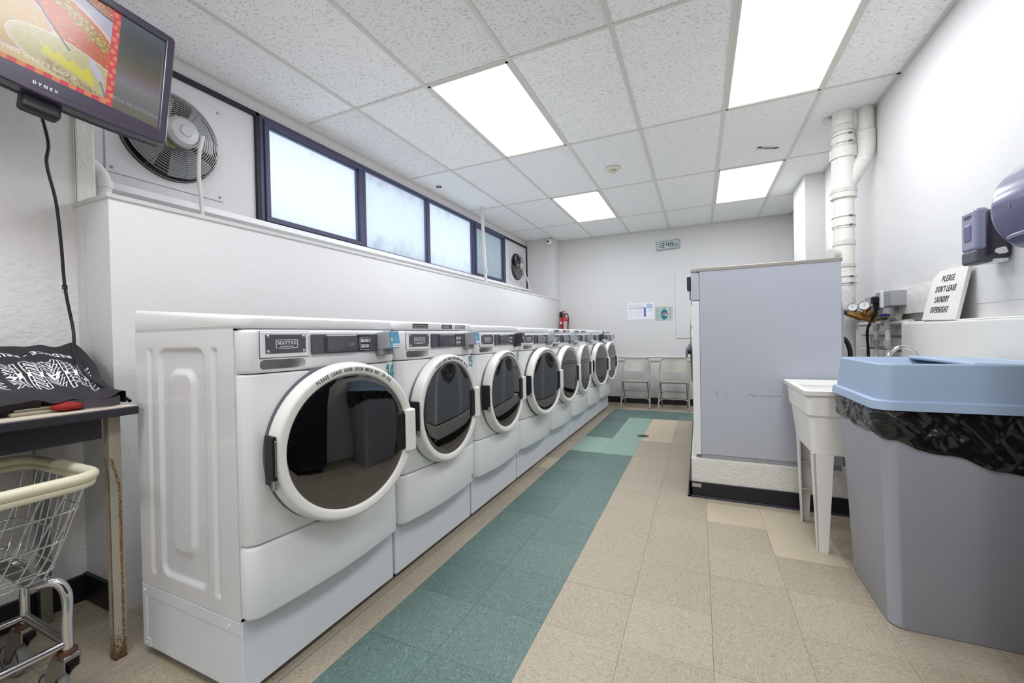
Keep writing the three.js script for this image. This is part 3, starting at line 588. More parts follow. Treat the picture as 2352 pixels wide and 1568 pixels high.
// ------------------------------------------------------------------ plinth and large machines on the right
const GZ = -3.133;
{
  const p = struct('plinth');
  obj('block', uvMetres(new RoundedBoxGeometry(1.35, 0.27, 2.6, 3, 0.012).translate(-0.062 + 0.675, 0.135, GZ - 1.3)), M.wallPipe, p);
  obj('skirting', merge([rb(-0.078, 1.28, 0, 0.105, GZ - 0.02, GZ + 0.012, 0.003), rb(-0.078, -0.055, 0, 0.105, GZ - 2.6, GZ + 0.012, 0.003)]), M.baseboard, p);
  obj('skirting_lip', merge([rb(-0.088, 1.28, 0, 0.012, GZ - 0.01, GZ + 0.022, 0.002), rb(-0.088, -0.06, 0, 0.012, GZ - 2.6, GZ + 0.022, 0.002)]), std('#3b384a', 0.4), p);
  obj('tape_scrap', rb(-0.06, 0.0, 0.07, 0.095, GZ + 0.010, GZ + 0.0145, 0.001), std('#aca69b', 0.7), p);
}
function bigWasher(z, label, open) {
  const t = thing('large_washer', label, 'washing machine', [0, 0.27, z], 0, 'large washers on the plinth');
  const W = 0.72;
  obj('base_rail', rb(0.004, 0.79, 0.0, 0.03, -W + 0.01, -0.008, 0.003), std('#b3b6bf', 0.35, { metalness: 0.4 }), t);
  obj('rail_bolts', merge([0.03, 0.33, 0.36, 0.4, 0.73].map((x) => new THREE.CylinderGeometry(0.005, 0.005, 0.006, 8).rotateX(Math.PI / 2).translate(x, 0.016, -0.006))), M.steel, t);
  obj('side_panel', rb(0.005, 0.795, 0.03, 1.292, -0.012, 0.0, 0.002), M.greyPanel, t);
  obj('cabinet', rb(0.005, 0.80, 0.03, 1.29, -W, -0.012, 0.006), M.greyPanel, t);
  obj('rear_strip', rb(0.796, 0.806, 0.03, 1.0, -0.04, 0.0, 0.002), M.silver, t);
  obj('top', rb(-0.045, 0.803, 1.288, 1.313, -W, 0.003, 0.005), M.greyTrim, t);
  obj('top_corner', rb(-0.050, -0.004, 1.283, 1.314, -W, 0.004, 0.012, 3), M.silver, t);
  obj('front_panel', rb(-0.042, 0.004, 0.022, 1.088, -W + 0.04, -0.04, 0.006), M.greyPanel, t);
  for (const [a, b] of [[-0.041, -0.001], [-W + 0.002, -W + 0.041]]) obj('edge_strip', rb(-0.044, 0.004, 0.022, 1.088, a, b, 0.006), M.washer, t);
  obj('control_panel', rb(-0.047, 0.004, 1.092, 1.284, -W + 0.002, -0.001, 0.006), M.greyPanel, t);
  obj('screen', rb(-0.052, -0.044, 1.12, 1.25, -0.52, -0.25, 0.004), M.plateDark, t);
  obj('coin_box', rb(-0.075, -0.045, 1.175, 1.265, -0.2, -0.06, 0.004), M.silverDark, t);
  obj('coin_slot', rb(-0.062, -0.045, 1.11, 1.165, -0.18, -0.08, 0.004), M.silver, t);
  const d = sub('door', t); d.position.set(-0.044, 0.73, -0.66); d.rotation.y = -R(open);
  const ax = (g) => g.rotateZ(Math.PI / 2).translate(0, 0, 0.30);
  obj('ring', ax(lathe([[0.16, 0.0], [0.16, 0.010], [0.18, 0.018], [0.23, 0.016], [0.245, 0.008], [0.245, 0.0]], 48)), M.chromeWorn, d);
  obj('glass', ax(lathe([[0.17, 0.012], [0.13, 0.009], [0, 0.006]], 40)), M.glassDark, d);
  obj('porthole', ax(lathe([[0.16, 0.001], [0, 0.001]], 40)), M.black, d);
  obj('handle', rod([-0.008, 0, 0.53], [-0.035, 0, 0.53], 0.016), M.rubber, d);
  obj('knob', lathe([[0, 0], [0.03, 0], [0.042, 0.008], [0.042, 0.014], [0, 0.018]], 24).rotateZ(Math.PI / 2).translate(-0.033, 0, 0.53), M.silver, d);
  return t;
}
bigWasher(GZ, 'tall blue-grey washer on the white plinth, its flat side facing the sink', 0);
bigWasher(GZ - 0.76, 'large washer hidden behind the tall blue-grey one', 0);
bigWasher(GZ - 1.52, 'large washer at the far end of the plinth', 0);
// scuffs on the side panel
{ const s = tag(obj('scuff_marks', merge([rb(0.103, 0.106, 0.70, 0.74, GZ - 0.0005, GZ + 0.0008, 0.0003), ...(() => { const r = rng(3), a = []; for (let i = 0; i < 26; i++) { const x = 0.14 + 0.33 * r(), y = 0.715 + 0.018 * (r() - 0.5); a.push(bx(x, x + 0.004 + 0.012 * r(), y, y + 0.0012 + 0.001 * r(), GZ - 0.0004, GZ + 0.0005)); } return a; })()]), std('#6e7283', 0.6)), 'dark scuff marks across the blue-grey washer side', 'scuff marks'); }

// ------------------------------------------------------------------ waste stack and plumbing
{
  const t = thing('waste_stack', 'thick white painted drain pipe with a wye branch up the right wall', 'pipe', [1.03, 0, -3.985]);
  const c = (r, y0, y1, n = 28) => new THREE.CylinderGeometry(r, r, y1 - y0, n).translate(0, (y0 + y1) / 2, 0);
  obj('pipe', uvMetres(c(0.066, 0.0, CE)), M.wallPipe, t);
  for (const [r, a, b] of [[0.071, 2.66, 2.70], [0.083, 2.455, 2.53], [0.083, 2.15, 2.22], [0.086, 2.19, 2.215], [0.072, 1.79, 1.815], [0.072, 1.62, 1.64]]) obj('hub', toCreasedNormals(lathe([[0.064, a - 0.008], [r, a], [r, b], [0.064, b + 0.012]], 30), 0.6), M.wallPipe, t);
  obj('wye_body', uvMetres(c(0.072, 2.2, 2.47)), M.wallPipe, t);
  for (const [a, b] of [[2.55, 2.64], [1.92, 2.02], [1.48, 1.56]]) {
    const cl = obj('clamp', uvMetres(c(0.0705, a, b)), M.wallPipe, t);
    for (const y of [a + 0.015, b - 0.015]) obj('band', new THREE.TorusGeometry(0.072, 0.0035, 6, 36).rotateX(Math.PI / 2).translate(0, y, 0), M.wallPipe, cl);
    for (const y of [a + 0.015, b - 0.015]) obj('worm_screw', rb(0.015, 0.04, y - 0.005, y + 0.005, 0.064, 0.076, 0.002), M.steelDark, cl);
  }
  obj('branch', tube([[0.0, 2.22, 0], [0.06, 2.32, 0], [0.11, 2.405, 0], [0.13, 2.44, 0]], 0.06, 20, 20), M.wallPipe, t);
  obj('elbow', tube([[0.10, 2.39, 0], [0.130, 2.46, 0], [0.140, 2.53, 0], [0.140, 2.60, 0]], 0.058, 20, 20), M.wallPipe, t);
  obj('riser', rod([0.140, 2.56, 0], [0.140, CE, 0], 0.052, 22), M.wallPipe, t);
  obj('riser_hub', toCreasedNormals(lathe([[0.055, 2.57], [0.069, 2.58], [0.069, 2.635], [0.055, 2.65]], 26), 0.6).scale(0.86, 1, 0.86).translate(0.140, 0, 0), M.wallPipe, t);
  obj('cleanout', rod([-0.05, 1.72, 0.02], [-0.10, 1.72, 0.05], 0.045, 20), M.wallPipe, t);
  const h = tag(obj('pipe_sleeve', tube([[0.94, CE + 0.02, -4.06], [0.96, CE - 0.03, -4.04], [1.0, CE - 0.06, -4.02]], 0.03, 10, 12), M.wallPipe), 'crumpled white sleeve poking through the ceiling beside the drain pipe', 'pipe sleeve');
}
{
  const t = thing('water_manifold', 'brass water valves and two dial gauges on the exposed brick wall', 'valves', [1.12, 1.2, -3.78]);
  const g = (a, b, r, mat = M.brass, n = 14) => obj('brass_fitting', rod(a, b, r, n), mat, t);
  // lower row, from the hose to the wall
  g([-0.125, 0.058, -0.02], [-0.075, 0.036, -0.01], 0.017); g([-0.08, 0.040, -0.01], [-0.045, 0.022, -0.005], 0.0235, M.brass, 6); g([-0.05, 0.025, 0], [0.0, 0.008, 0.0], 0.016); g([-0.005, 0.010, 0], [0.03, 0.002, 0.0], 0.021, M.brass, 6); g([0.02, 0.01, 0], [0.10, 0.018, -0.01], 0.015, M.brassDull);
  // upper row with the pressure regulator
  g([-0.14, 0.075, -0.06], [-0.06, 0.055, -0.05], 0.020, M.brassDull); g([-0.07, 0.058, -0.05], [-0.03, 0.045, -0.045], 0.026, M.brass, 6); g([-0.035, 0.046, -0.045], [0.03, 0.03, -0.04], 0.019);
  g([-0.012, 0.035, -0.03], [0.022, 0.072, -0.02], 0.036, M.brass, 20); g([0.018, 0.066, -0.022], [0.030, 0.080, -0.018], 0.038, M.brassDull, 20); g([0.028, 0.078, -0.018], [0.046, 0.104, -0.012], 0.025, M.gasket, 18);
  g([0.02, 0.030, -0.04], [0.105, 0.022, -0.035], 0.018, M.brassDull);
  for (const [x, y, z, r] of [[-0.028, 0.110, 0.0, 0.034], [-0.082, 0.103, -0.05, 0.031]]) {
    const q = obj('gauge', toCreasedNormals(lathe([[0, -0.012], [r, -0.012], [r, 0.012], [r * 0.9, 0.014], [r * 0.88, 0.009], [0, 0.009]], 32), 0.6), M.chrome, t); q.position.set(x, y, z); q.rotation.set(1.35, 0, 0.35);
    obj('dial', new THREE.CircleGeometry(r * 0.87, 28).rotateX(-Math.PI / 2).translate(0, 0.0098, 0), M.white, q);
    obj('needle', bx(-0.001, 0.001, 0.0098, 0.011, -r * 0.6, r * 0.2), M.ink, q);
    obj('stem', rod([0, 0, r * 0.9], [0, 0, r + 0.03], 0.009), M.brass, q);
  }
  obj('valve_lever', rb(0.055, 0.115, 0.030, 0.044, 0.01, 0.03, 0.006), M.blueValve, t);
}
tag(obj('supply_pipe', uvMetres(rod([1.215, 1.18, -4.3], [1.215, 1.18, -3.40], 0.017, 14)), M.wallPipe), 'horizontal white supply pipe across the bricks under the valves', 'pipe');
for (const [z, lab] of [[-3.92, 'vertical white pipe below the gauges'], [-3.71, 'vertical white pipe below the blue valve lever']]) {
  const t = thing('riser_pipe', lab + ' on the brick wall', 'pipe', [1.2, 0, z]);
  obj('pipe', uvMetres(rod([0, 0.0, 0], [0, 1.19, 0], 0.0155, 14)), M.wallPipe, t);
  obj('coupling', rod([0, 1.02, 0], [0, 1.06, 0], 0.02, 14), M.wallPipe, t);
  obj('clip', rb(-0.02, 0.06, 1.0, 1.012, -0.022, 0.022, 0.003), M.wallPipe, t);
  obj('tee', rod([0, 1.14, 0], [0, 1.2, 0], 0.021, 14), M.wallPipe, t);
}
{
  const t = thing('outlet_box', 'grey surface outlet box above the brass valves', 'outlet box', [1.185, 1.34, -3.60]);
  obj('box', rb(-0.05, 0.045, -0.055, 0.055, -0.115, 0.03, 0.006), M.plasticBox, t);
  obj('cover', rb(-0.062, -0.045, -0.058, 0.058, 0.0, 0.025, 0.004), M.white, t);
  obj('mud_ring', rb(-0.045, 0.04, -0.05, 0.05, 0.035, 0.12, 0.004), M.silver, t);
  const p = thing('power_plug', 'black power plug in the grey outlet box, its cord running down the bricks', 'plug', [1.122, 1.34, -3.67]);
  obj('plug_body', rb(-0.022, 0.012, -0.025, 0.025, -0.025, 0.025, 0.010, 3), M.black, p);
  obj('strain_relief', rod([0.003, -0.07, 0], [0.003, -0.02, 0], 0.012, 12, 0.018), M.black, p);
  obj('cord', tube([[0.003, -0.06, 0], [0.003, -0.10, -0.03], [0.01, -0.15, -0.13], [0.035, -0.22, -0.28], [0.055, -0.39, -0.33], [0.055, -0.74, -0.33], [0.055, -1.04, -0.33]], 0.009, 50), M.rubber, p);
  const w = thing('shutoff_box', 'small grey junction box behind the dial gauges', 'junction box', [1.2, 1.345, -3.95]);
  obj('box', rb(-0.03, 0.03, -0.05, 0.045, -0.09, 0.08, 0.01, 3), M.plasticBox, w);
  obj('cover', rb(-0.035, -0.028, -0.042, 0.036, -0.08, 0.07, 0.004), std('#b5b3b1', 0.5), w);
  tag(obj('torn_drywall', grid(10, 6, (u, v) => [1.236 + 0.012 * Math.sin(u * 9) * v - 0.03 * v, 1.285 - 0.085 * v - 0.02 * v * Math.sin(u * 17), -3.80 + 0.28 * u]), new THREE.MeshStandardMaterial({ color: '#e0dcd4', roughness: 0.9, side: THREE.DoubleSide })), 'torn white drywall flap above the blue valve', 'torn drywall');
  const cb = tag(obj('cardboard_piece', rb(1.225, 1.24, 1.19, 1.285, -3.64, -3.585, 0.003), M.cardboard), 'scrap of brown cardboard wedged beside the valves', 'cardboard'); cb.rotation.x = 0.0;
}
tag(obj('water_hose', tube([[1.0, 1.26, -3.80], [0.965, 1.272, -3.80], [0.935, 1.24, -3.80], [0.925, 1.1, -3.79], [0.93, 0.8, -3.78], [0.9, 0.5, -3.75]], 0.016, 50, 10), std('#34343c', 0.55)), 'dark grey hose bending down from the brass valves', 'hose');
tag(obj('water_hose', tube([[0.81, 1.45, -3.4], [0.845, 1.40, -3.42], [0.86, 1.25, -3.43], [0.858, 1.0, -3.42], [0.85, 0.7, -3.42]], 0.014, 50, 10), M.rubber), 'black hose hanging straight down behind the blue-grey washer', 'hose');
tag(obj('water_hose', tube([[0.800, 1.12, -3.32], [0.862, 1.07, -3.32], [0.885, 0.98, -3.32], [0.870, 0.92, -3.32], [0.800, 0.86, -3.33]], 0.013, 40, 10), M.black), 'looped black hose bulging out behind the blue-grey washer', 'hose');

// ------------------------------------------------------------------ sign, dispensers
{
  const bl = V(1.165, 1.182, -3.095), br = V(1.165, 1.182, -2.745), tl = V(1.222, 1.442, -3.085), tr = V(1.222, 1.446, -2.752);
  const ex = br.clone().sub(bl).normalize(), up = tl.clone().sub(bl).normalize(), n = ex.clone().cross(up).normalize();
  const t = thing('sign_board', 'white board leaning on the wall reading please don\'t leave laundry overnight', 'sign', [bl.x, bl.y, bl.z]);
  const m4 = new THREE.Matrix4().makeBasis(ex, up, n); t.quaternion.setFromRotationMatrix(m4);
  const s = new THREE.Shape(); s.moveTo(0, 0); s.lineTo(0.335, 0.0); s.lineTo(0.325, 0.268); s.lineTo(0.06, 0.268); s.lineTo(0.012, 0.235); s.lineTo(0.002, 0.15); s.closePath();
  obj('board', new THREE.ExtrudeGeometry(s, { depth: 0.012, bevelEnabled: true, bevelSize: 0.002, bevelThickness: 0.002, bevelSegments: 2 }).translate(0, 0, 0), std('#e9e5de', 0.55), t);
  ['PLEASE', 'DON\'T LEAVE', 'LAUNDRY', 'OVERNIGHT'].forEach((l, i) => { const w = [0.118, 0.196, 0.138, 0.176][i]; const g = text(l, 0.033, null, null, null, {}); g.computeBoundingBox(); g.scale(w / (g.boundingBox.max.x - g.boundingBox.min.x), 1, 1); const o = obj('lettering', g, M.ink, t); o.position.set(0.158 + [0.012, 0.012, 0, 0][i], 0.222 - i * 0.056, 0.0142); });
}
{
  const t = thing('soap_dispenser', 'dark purple wall soap dispenser with a pale push bar', 'soap dispenser', [1.23, 1.432, -2.56]);
  obj('body', toCreasedNormals(rb(-0.098, 0, 0.0, 0.222, -0.062, 0.062, 0.026, 5), 0.7), M.purpleDark, t);
  obj('push_bar', rb(-0.118, -0.07, 0.045, 0.232, -0.058, 0.058, 0.016, 4), M.purplePale, t);
  obj('window', rb(-0.1205, -0.11, 0.09, 0.165, -0.028, 0.028, 0.004), M.purple, t);
  obj('nozzle_cover', rb(-0.118, -0.06, -0.012, 0.05, -0.056, 0.056, 0.012, 3), M.plate, t);
  const l = text('GOJO', 0.016, M.purpleDark, t, 'logo', { depth: 0.0005 }); l.rotation.y = -Math.PI / 2; l.position.set(-0.1185, 0.198, 0.0);
  obj('drip_tray', rb(-0.06, -0.01, -0.01, 0.004, -0.05, 0.05, 0.003), M.white, t);
  const r = rng(12), pts = []; for (let i = 0; i < 16; i++) { const a = i / 16 * 6.283, q = 0.85 + 0.3 * r(); pts.push(new THREE.Vector2(0.021 * q * Math.cos(a), 0.019 * q * Math.sin(a) * (Math.sin(a) < 0 ? 0.6 : 1))); }
  obj('peeled_patch', new THREE.ShapeGeometry(new THREE.Shape(pts)).translate(-0.038, 0.032, 0.0625), M.white, t);
}
{
  const t = thing('towel_dispenser', 'large translucent purple paper towel dispenser at the right edge', 'towel dispenser', [1.23, 1.415, -2.07]);
  // rounded hood: profile in x (out from the wall) and y, swept along z
  const prof = (k) => { const s = new THREE.Shape(); s.moveTo(0, 0.0); s.quadraticCurveTo(-0.13 * k, -0.01, -0.17 * k, 0.055); s.quadraticCurveTo(-0.215 * k, 0.12, -0.205 * k, 0.19); s.quadraticCurveTo(-0.18 * k, 0.33, 0, 0.36); s.closePath(); return s; };
  const ext = (k, d, z) => toCreasedNormals(new THREE.ExtrudeGeometry(prof(k), { depth: d, bevelEnabled: true, bevelSize: 0.03, bevelThickness: 0.05, bevelOffset: -0.03, bevelSegments: 6, curveSegments: 24 }).translate(0, 0, z), 0.8);
  obj('hood', ext(1, 0.24, -0.12), M.purple, t);
  obj('upper_band', toCreasedNormals(new THREE.ExtrudeGeometry((() => { const s = new THREE.Shape(); s.moveTo(0, 0.24); s.lineTo(-0.196, 0.215); s.quadraticCurveTo(-0.175, 0.335, 0, 0.364); s.closePath(); return s; })(), { depth: 0.25, bevelEnabled: true, bevelSize: 0.02, bevelThickness: 0.048, bevelOffset: -0.016, bevelSegments: 5, curveSegments: 20 }).translate(0, 0, -0.125), 0.8), M.purplePale, t);
  obj('tear_bar', tube([[-0.01, 0.055, -0.168], [-0.12, 0.052, -0.162], [-0.165, 0.056, -0.12], [-0.176, 0.058, 0], [-0.165, 0.056, 0.12]], 0.007, 30, 8), M.purplePale, t);
  obj('paper_slot', rb(-0.13, -0.05, 0.0, 0.03, -0.09, 0.1, 0.01), M.black, t);
  obj('hand_mark', merge([rb(-0.209, -0.205, 0.15, 0.152, -0.05, -0.03, 0.0005), rb(-0.209, -0.205, 0.145, 0.165, -0.03, -0.028, 0.0005), rb(-0.209, -0.205, 0.16, 0.162, -0.06, -0.03, 0.0005)]), M.purplePale, t);
}

// ------------------------------------------------------------------ laundry sink
{
  const t = thing('utility_sink', 'white plastic laundry tub sink standing on tapered legs', 'sink', [0.49, 0, -2.53]);
  obj('tub', loft([
    { y: 0.50, x0: 0.037, x1: 0.545, z0: -0.44, z1: -0.035, r: 0.03 }, { y: 0.505, x0: 0.033, x1: 0.55, z0: -0.445, z1: -0.031, r: 0.03 },
    { y: 0.69, x0: 0.020, x1: 0.575, z0: -0.508, z1: -0.024, r: 0.03 }, { y: 0.705, x0: 0.010, x1: 0.585, z0: -0.524, z1: -0.014, r: 0.03 },
    { y: 0.805, x0: 0.006, x1: 0.59, z0: -0.535, z1: -0.010, r: 0.03 }, { y: 0.808, x0: -0.004, x1: 0.60, z0: -0.575, z1: 0.002, r: 0.008 },
    { y: 0.83, x0: -0.006, x1: 0.603, z0: -0.58, z1: 0.004, r: 0.008 }, { y: 0.833, x0: -0.003, x1: 0.60, z0: -0.577, z1: 0.001, r: 0.008 },
    { y: 0.833, x0: 0.022, x1: 0.53, z0: -0.552, z1: -0.03, r: 0.03 }, { y: 0.828, x0: 0.026, x1: 0.525, z0: -0.548, z1: -0.034, r: 0.03 },
    { y: 0.53, x0: 0.055, x1: 0.51, z0: -0.43, z1: -0.055, r: 0.03 }, { y: 0.525, x0: 0.075, x1: 0.49, z0: -0.41, z1: -0.075, r: 0.03 }], { crease: 0.5 }), M.sink, t);
  const legGeo = (px, pz, sx, sz) => {      // angle-section leg, tapering to the foot
    const plate = (w, d) => bx(0, w, 0, 0.503, 0, d);
    const g = merge([plate(0.085, 0.008), plate(0.008, 0.075)]); const p = g.attributes.position;
    for (let i = 0; i < p.count; i++) { const k = 1 - p.getY(i) / 0.503; p.setX(i, p.getX(i) * (1 - 0.5 * k) + 0.016 * k); p.setZ(i, p.getZ(i) * (1 - 0.5 * k) + 0.004 * k); }
    g.scale(sx, 1, sz); if (sx * sz < 0) { const q = g.attributes.position.array, nn = g.attributes.normal.array; for (let i = 0; i < q.length; i += 9) for (let c = 0; c < 3; c++) { let s = q[i + 3 + c]; q[i + 3 + c] = q[i + 6 + c]; q[i + 6 + c] = s; s = nn[i + 3 + c]; nn[i + 3 + c] = nn[i + 6 + c]; nn[i + 6 + c] = s; } }
    g.computeVertexNormals(); return g.translate(px, 0, pz);
  };
  const rib = (px, pz, sx, sz, y) => bx(px, px + sx * 0.055, y, y + 0.005, pz, pz + sz * 0.045);
  for (const [px, pz, sx, sz] of [[0.036, -0.024, 1, -1], [0.036, -0.445, 1, 1], [0.545, -0.024, -1, -1], [0.545, -0.445, -1, 1]]) { const l = obj('leg', legGeo(px, pz, sx, sz), M.sink, t); for (const y of [0.20, 0.36]) obj('rib', rib(px + sx * 0.012, pz + sz * 0.006, sx, sz, y), M.sinkDirty, l); }
  const f = thing('faucet', 'chrome gooseneck faucet arching over the laundry sink', 'faucet', [1.052, 0.833, -2.84]);
  obj('spout', tube([[0, 0, 0], [0.0, 0.10, 0], [-0.012, 0.165, 0], [-0.05, 0.205, 0], [-0.09, 0.205, 0], [-0.13, 0.165, 0], [-0.145, 0.11, 0]], 0.0095, 50, 14), M.chrome, f);
  obj('base', rb(-0.025, 0.025, 0, 0.03, -0.11, 0.11, 0.01, 3), M.chrome, f);
  for (const z of [-0.09, 0.09]) obj('tap_handle', lathe([[0, 0.03], [0.018, 0.03], [0.022, 0.06], [0.01, 0.07], [0, 0.07]], 16).translate(0, 0, z), M.chrome, f);
}

// ------------------------------------------------------------------ trash bin
{
  const t = thing('trash_bin', 'large grey-blue rectangular trash bin with a pale blue lid', 'trash bin', [0.62, 0, -2.0]);
  obj('body', loft([
    { y: 0.0, x0: 0.035, x1: 0.44, z0: -0.455, z1: -0.015, r: 0.05 }, { y: 0.006, x0: 0.030, x1: 0.445, z0: -0.46, z1: -0.010, r: 0.05 },
    { y: 0.84, x0: -0.012, x1: 0.49, z0: -0.49, z1: 0.045, r: 0.055 }, { y: 0.862, x0: -0.018, x1: 0.495, z0: -0.495, z1: 0.05, r: 0.055 }], { n: 8, capTop: false }), M.binBody, t);
  const lid = obj('lid', loft([
    { y: 0.842, x0: -0.038, x1: 0.512, z0: -0.512, z1: 0.075, r: 0.06 }, { y: 0.872, x0: -0.034, x1: 0.51, z0: -0.51, z1: 0.071, r: 0.06 },
    { y: 0.877, x0: -0.020, x1: 0.50, z0: -0.495, z1: 0.055, r: 0.055 }, { y: 1.004, x0: -0.010, x1: 0.49, z0: -0.47, z1: 0.043, r: 0.05 },
    { y: 1.009, x0: -0.006, x1: 0.486, z0: -0.466, z1: 0.039, r: 0.048 }, { y: 1.009, x0: 0.006, x1: 0.475, z0: -0.455, z1: 0.028, r: 0.042 },
    { y: 0.93, x0: 0.07, x1: 0.42, z0: -0.38, z1: -0.04, r: 0.03 }, { y: 0.90, x0: 0.072, x1: 0.418, z0: -0.378, z1: -0.042, r: 0.03 }], { n: 8, capTop: false, capBottom: false, crease: 0.5 }), M.binLid, t);
  obj('lid_flap', (() => { const g = rb(0.245, 0.484, 1.0, 1.014, -0.464, 0.036, 0.006); const p = g.attributes.position; for (let i = 0; i < p.count; i++) p.setY(i, p.getY(i) - 0.06 * Math.max(0, (p.getX(i) - 0.30) / 0.2) * 0.15); return g; })(), M.binLid, lid);
  // liner turned over the rim: crumpled skirt
  const sec = (y) => { const k = y / 0.86; return { x0: 0.030 - 0.048 * k, x1: 0.445 + 0.05 * k, z0: -0.46 - 0.035 * k, z1: -0.010 + 0.06 * k, r: 0.055 }; };
  const ring = ringPts(sec(0.85), 10), NR = ring.length, SUB = 10, N = NR * SUB;
  const per = (y, u) => { const q = ringPts(sec(y), 10), f = u * NR, i = Math.floor(f) % NR, j = (i + 1) % NR, e = f - Math.floor(f); return [q[i][0] * (1 - e) + q[j][0] * e, q[i][1] * (1 - e) + q[j][1] * e]; };
  // parameterise the perimeter by arc length at the rim
  const L = [0]; for (let i = 0; i < NR; i++) { const a = ring[i], b = ring[(i + 1) % NR]; L.push(L[i] + Math.hypot(b[0] - a[0], b[1] - a[1])); }
  const toU = (s) => { const d = s * L[NR]; let i = 0; while (i < NR - 1 && L[i + 1] < d) i++; return (i + (d - L[i]) / Math.max(1e-6, L[i + 1] - L[i])) / NR; };
  const r = rng(21), fold = Array.from({ length: 300 }, () => { const a = (r() - 0.5) * 2.2; return [r(), r(), Math.cos(a), Math.sin(a), 0.03 + 0.16 * r() * r(), 0.006 + 0.016 * r(), (r() < 0.65 ? 1 : -1) * (0.0015 + 0.0045 * r())]; });
  const g = grid(700, 56, (u0, v) => {
    const u = toU(u0 % 1), [bx0, bz0] = per(0.80, u), [ax, az] = per(0.80, toU((u0 + 0.004) % 1)), [cx, cz] = per(0.80, toU((u0 + 0.996) % 1));
    const tx = ax - cx, tz = az - cz, tl = Math.hypot(tx, tz) || 1, ox = tz / tl, oz = -tx / tl;      // outward normal of the rim line
    const sgn = (ox * (bx0 - 0.23) + oz * (bz0 + 0.21)) < 0 ? -1 : 1;
    const right = Math.max(0, Math.min(1, (bx0 - 0.03) / 0.42)), front = sstep(-0.02, 0.02, bz0);
    const low = 0.735 - (0.02 * sstep(0, 0.15, right) + 0.10 * right) * front + 0.006 * Math.sin(u0 * 47) + 0.004 * Math.sin(u0 * 91);
    const y = 0.858 + (low - 0.858) * v, [x, z] = per(y, u);
    let h = 0.007 + 0.006 * Math.sin(v * 3.1) - 0.005 * sstep(0.9, 1, v);
    const P = u0 * L[NR], Q = v * 0.14;
    for (const [c, d, ca, sa, len, wid, a] of fold) { let dp = P - c * L[NR]; if (dp > L[NR] / 2) dp -= L[NR]; if (dp < -L[NR] / 2) dp += L[NR]; const dq = Q - d * 0.14, al = dp * ca + dq * sa, ac = -dp * sa + dq * ca; if (Math.abs(al) > len || Math.abs(ac) > wid) continue; h += a * (1 - Math.abs(ac) / wid) * Math.pow(Math.cos(al / len * 1.5708), 2); }
    h = 0.006 + (h - 0.006) * sstep(0.0, 0.14, v); h = Math.max(0.0025, h);
    return [x + sgn * ox * h, y, z + sgn * oz * h];
  });
  const ln = obj('liner', g, new THREE.MeshPhysicalMaterial({ color: '#131114', roughness: 0.28, clearcoat: 0.35, clearcoatRoughness: 0.15, side: THREE.DoubleSide }), t);
}

// ------------------------------------------------------------------ unseen vending machine, added right of the viewer to darken the nearest door reflection
{
  const t = thing('added_vending_machine', 'unseen dark vending machine added beside the viewer for the nearest washer door reflection', 'vending machine', [1.145, 0, -0.55]);
  obj('cabinet', rb(-0.29, 0, 0.05, 1.86, -1.09, 1.1, 0.012), std('#17181f', 0.5), t);
  obj('front_glass', rb(-0.302, -0.288, 0.55, 1.75, -0.99, 0.5, 0.006), M.plateDark, t);
  obj('control_column', rb(-0.305, -0.288, 0.55, 1.75, 0.56, 1.0, 0.006), M.silverDark, t);
  obj('tray_flap', rb(-0.302, -0.288, 0.18, 0.40, -0.8, 0.4, 0.006), M.black, t);
  for (const [x, z] of [[-0.24, -1.02], [-0.24, 1.03], [-0.05, -1.02], [-0.05, 1.03]]) obj('foot', new THREE.CylinderGeometry(0.025, 0.03, 0.052, 14).translate(x, 0.026, z), M.rubber, t);
}

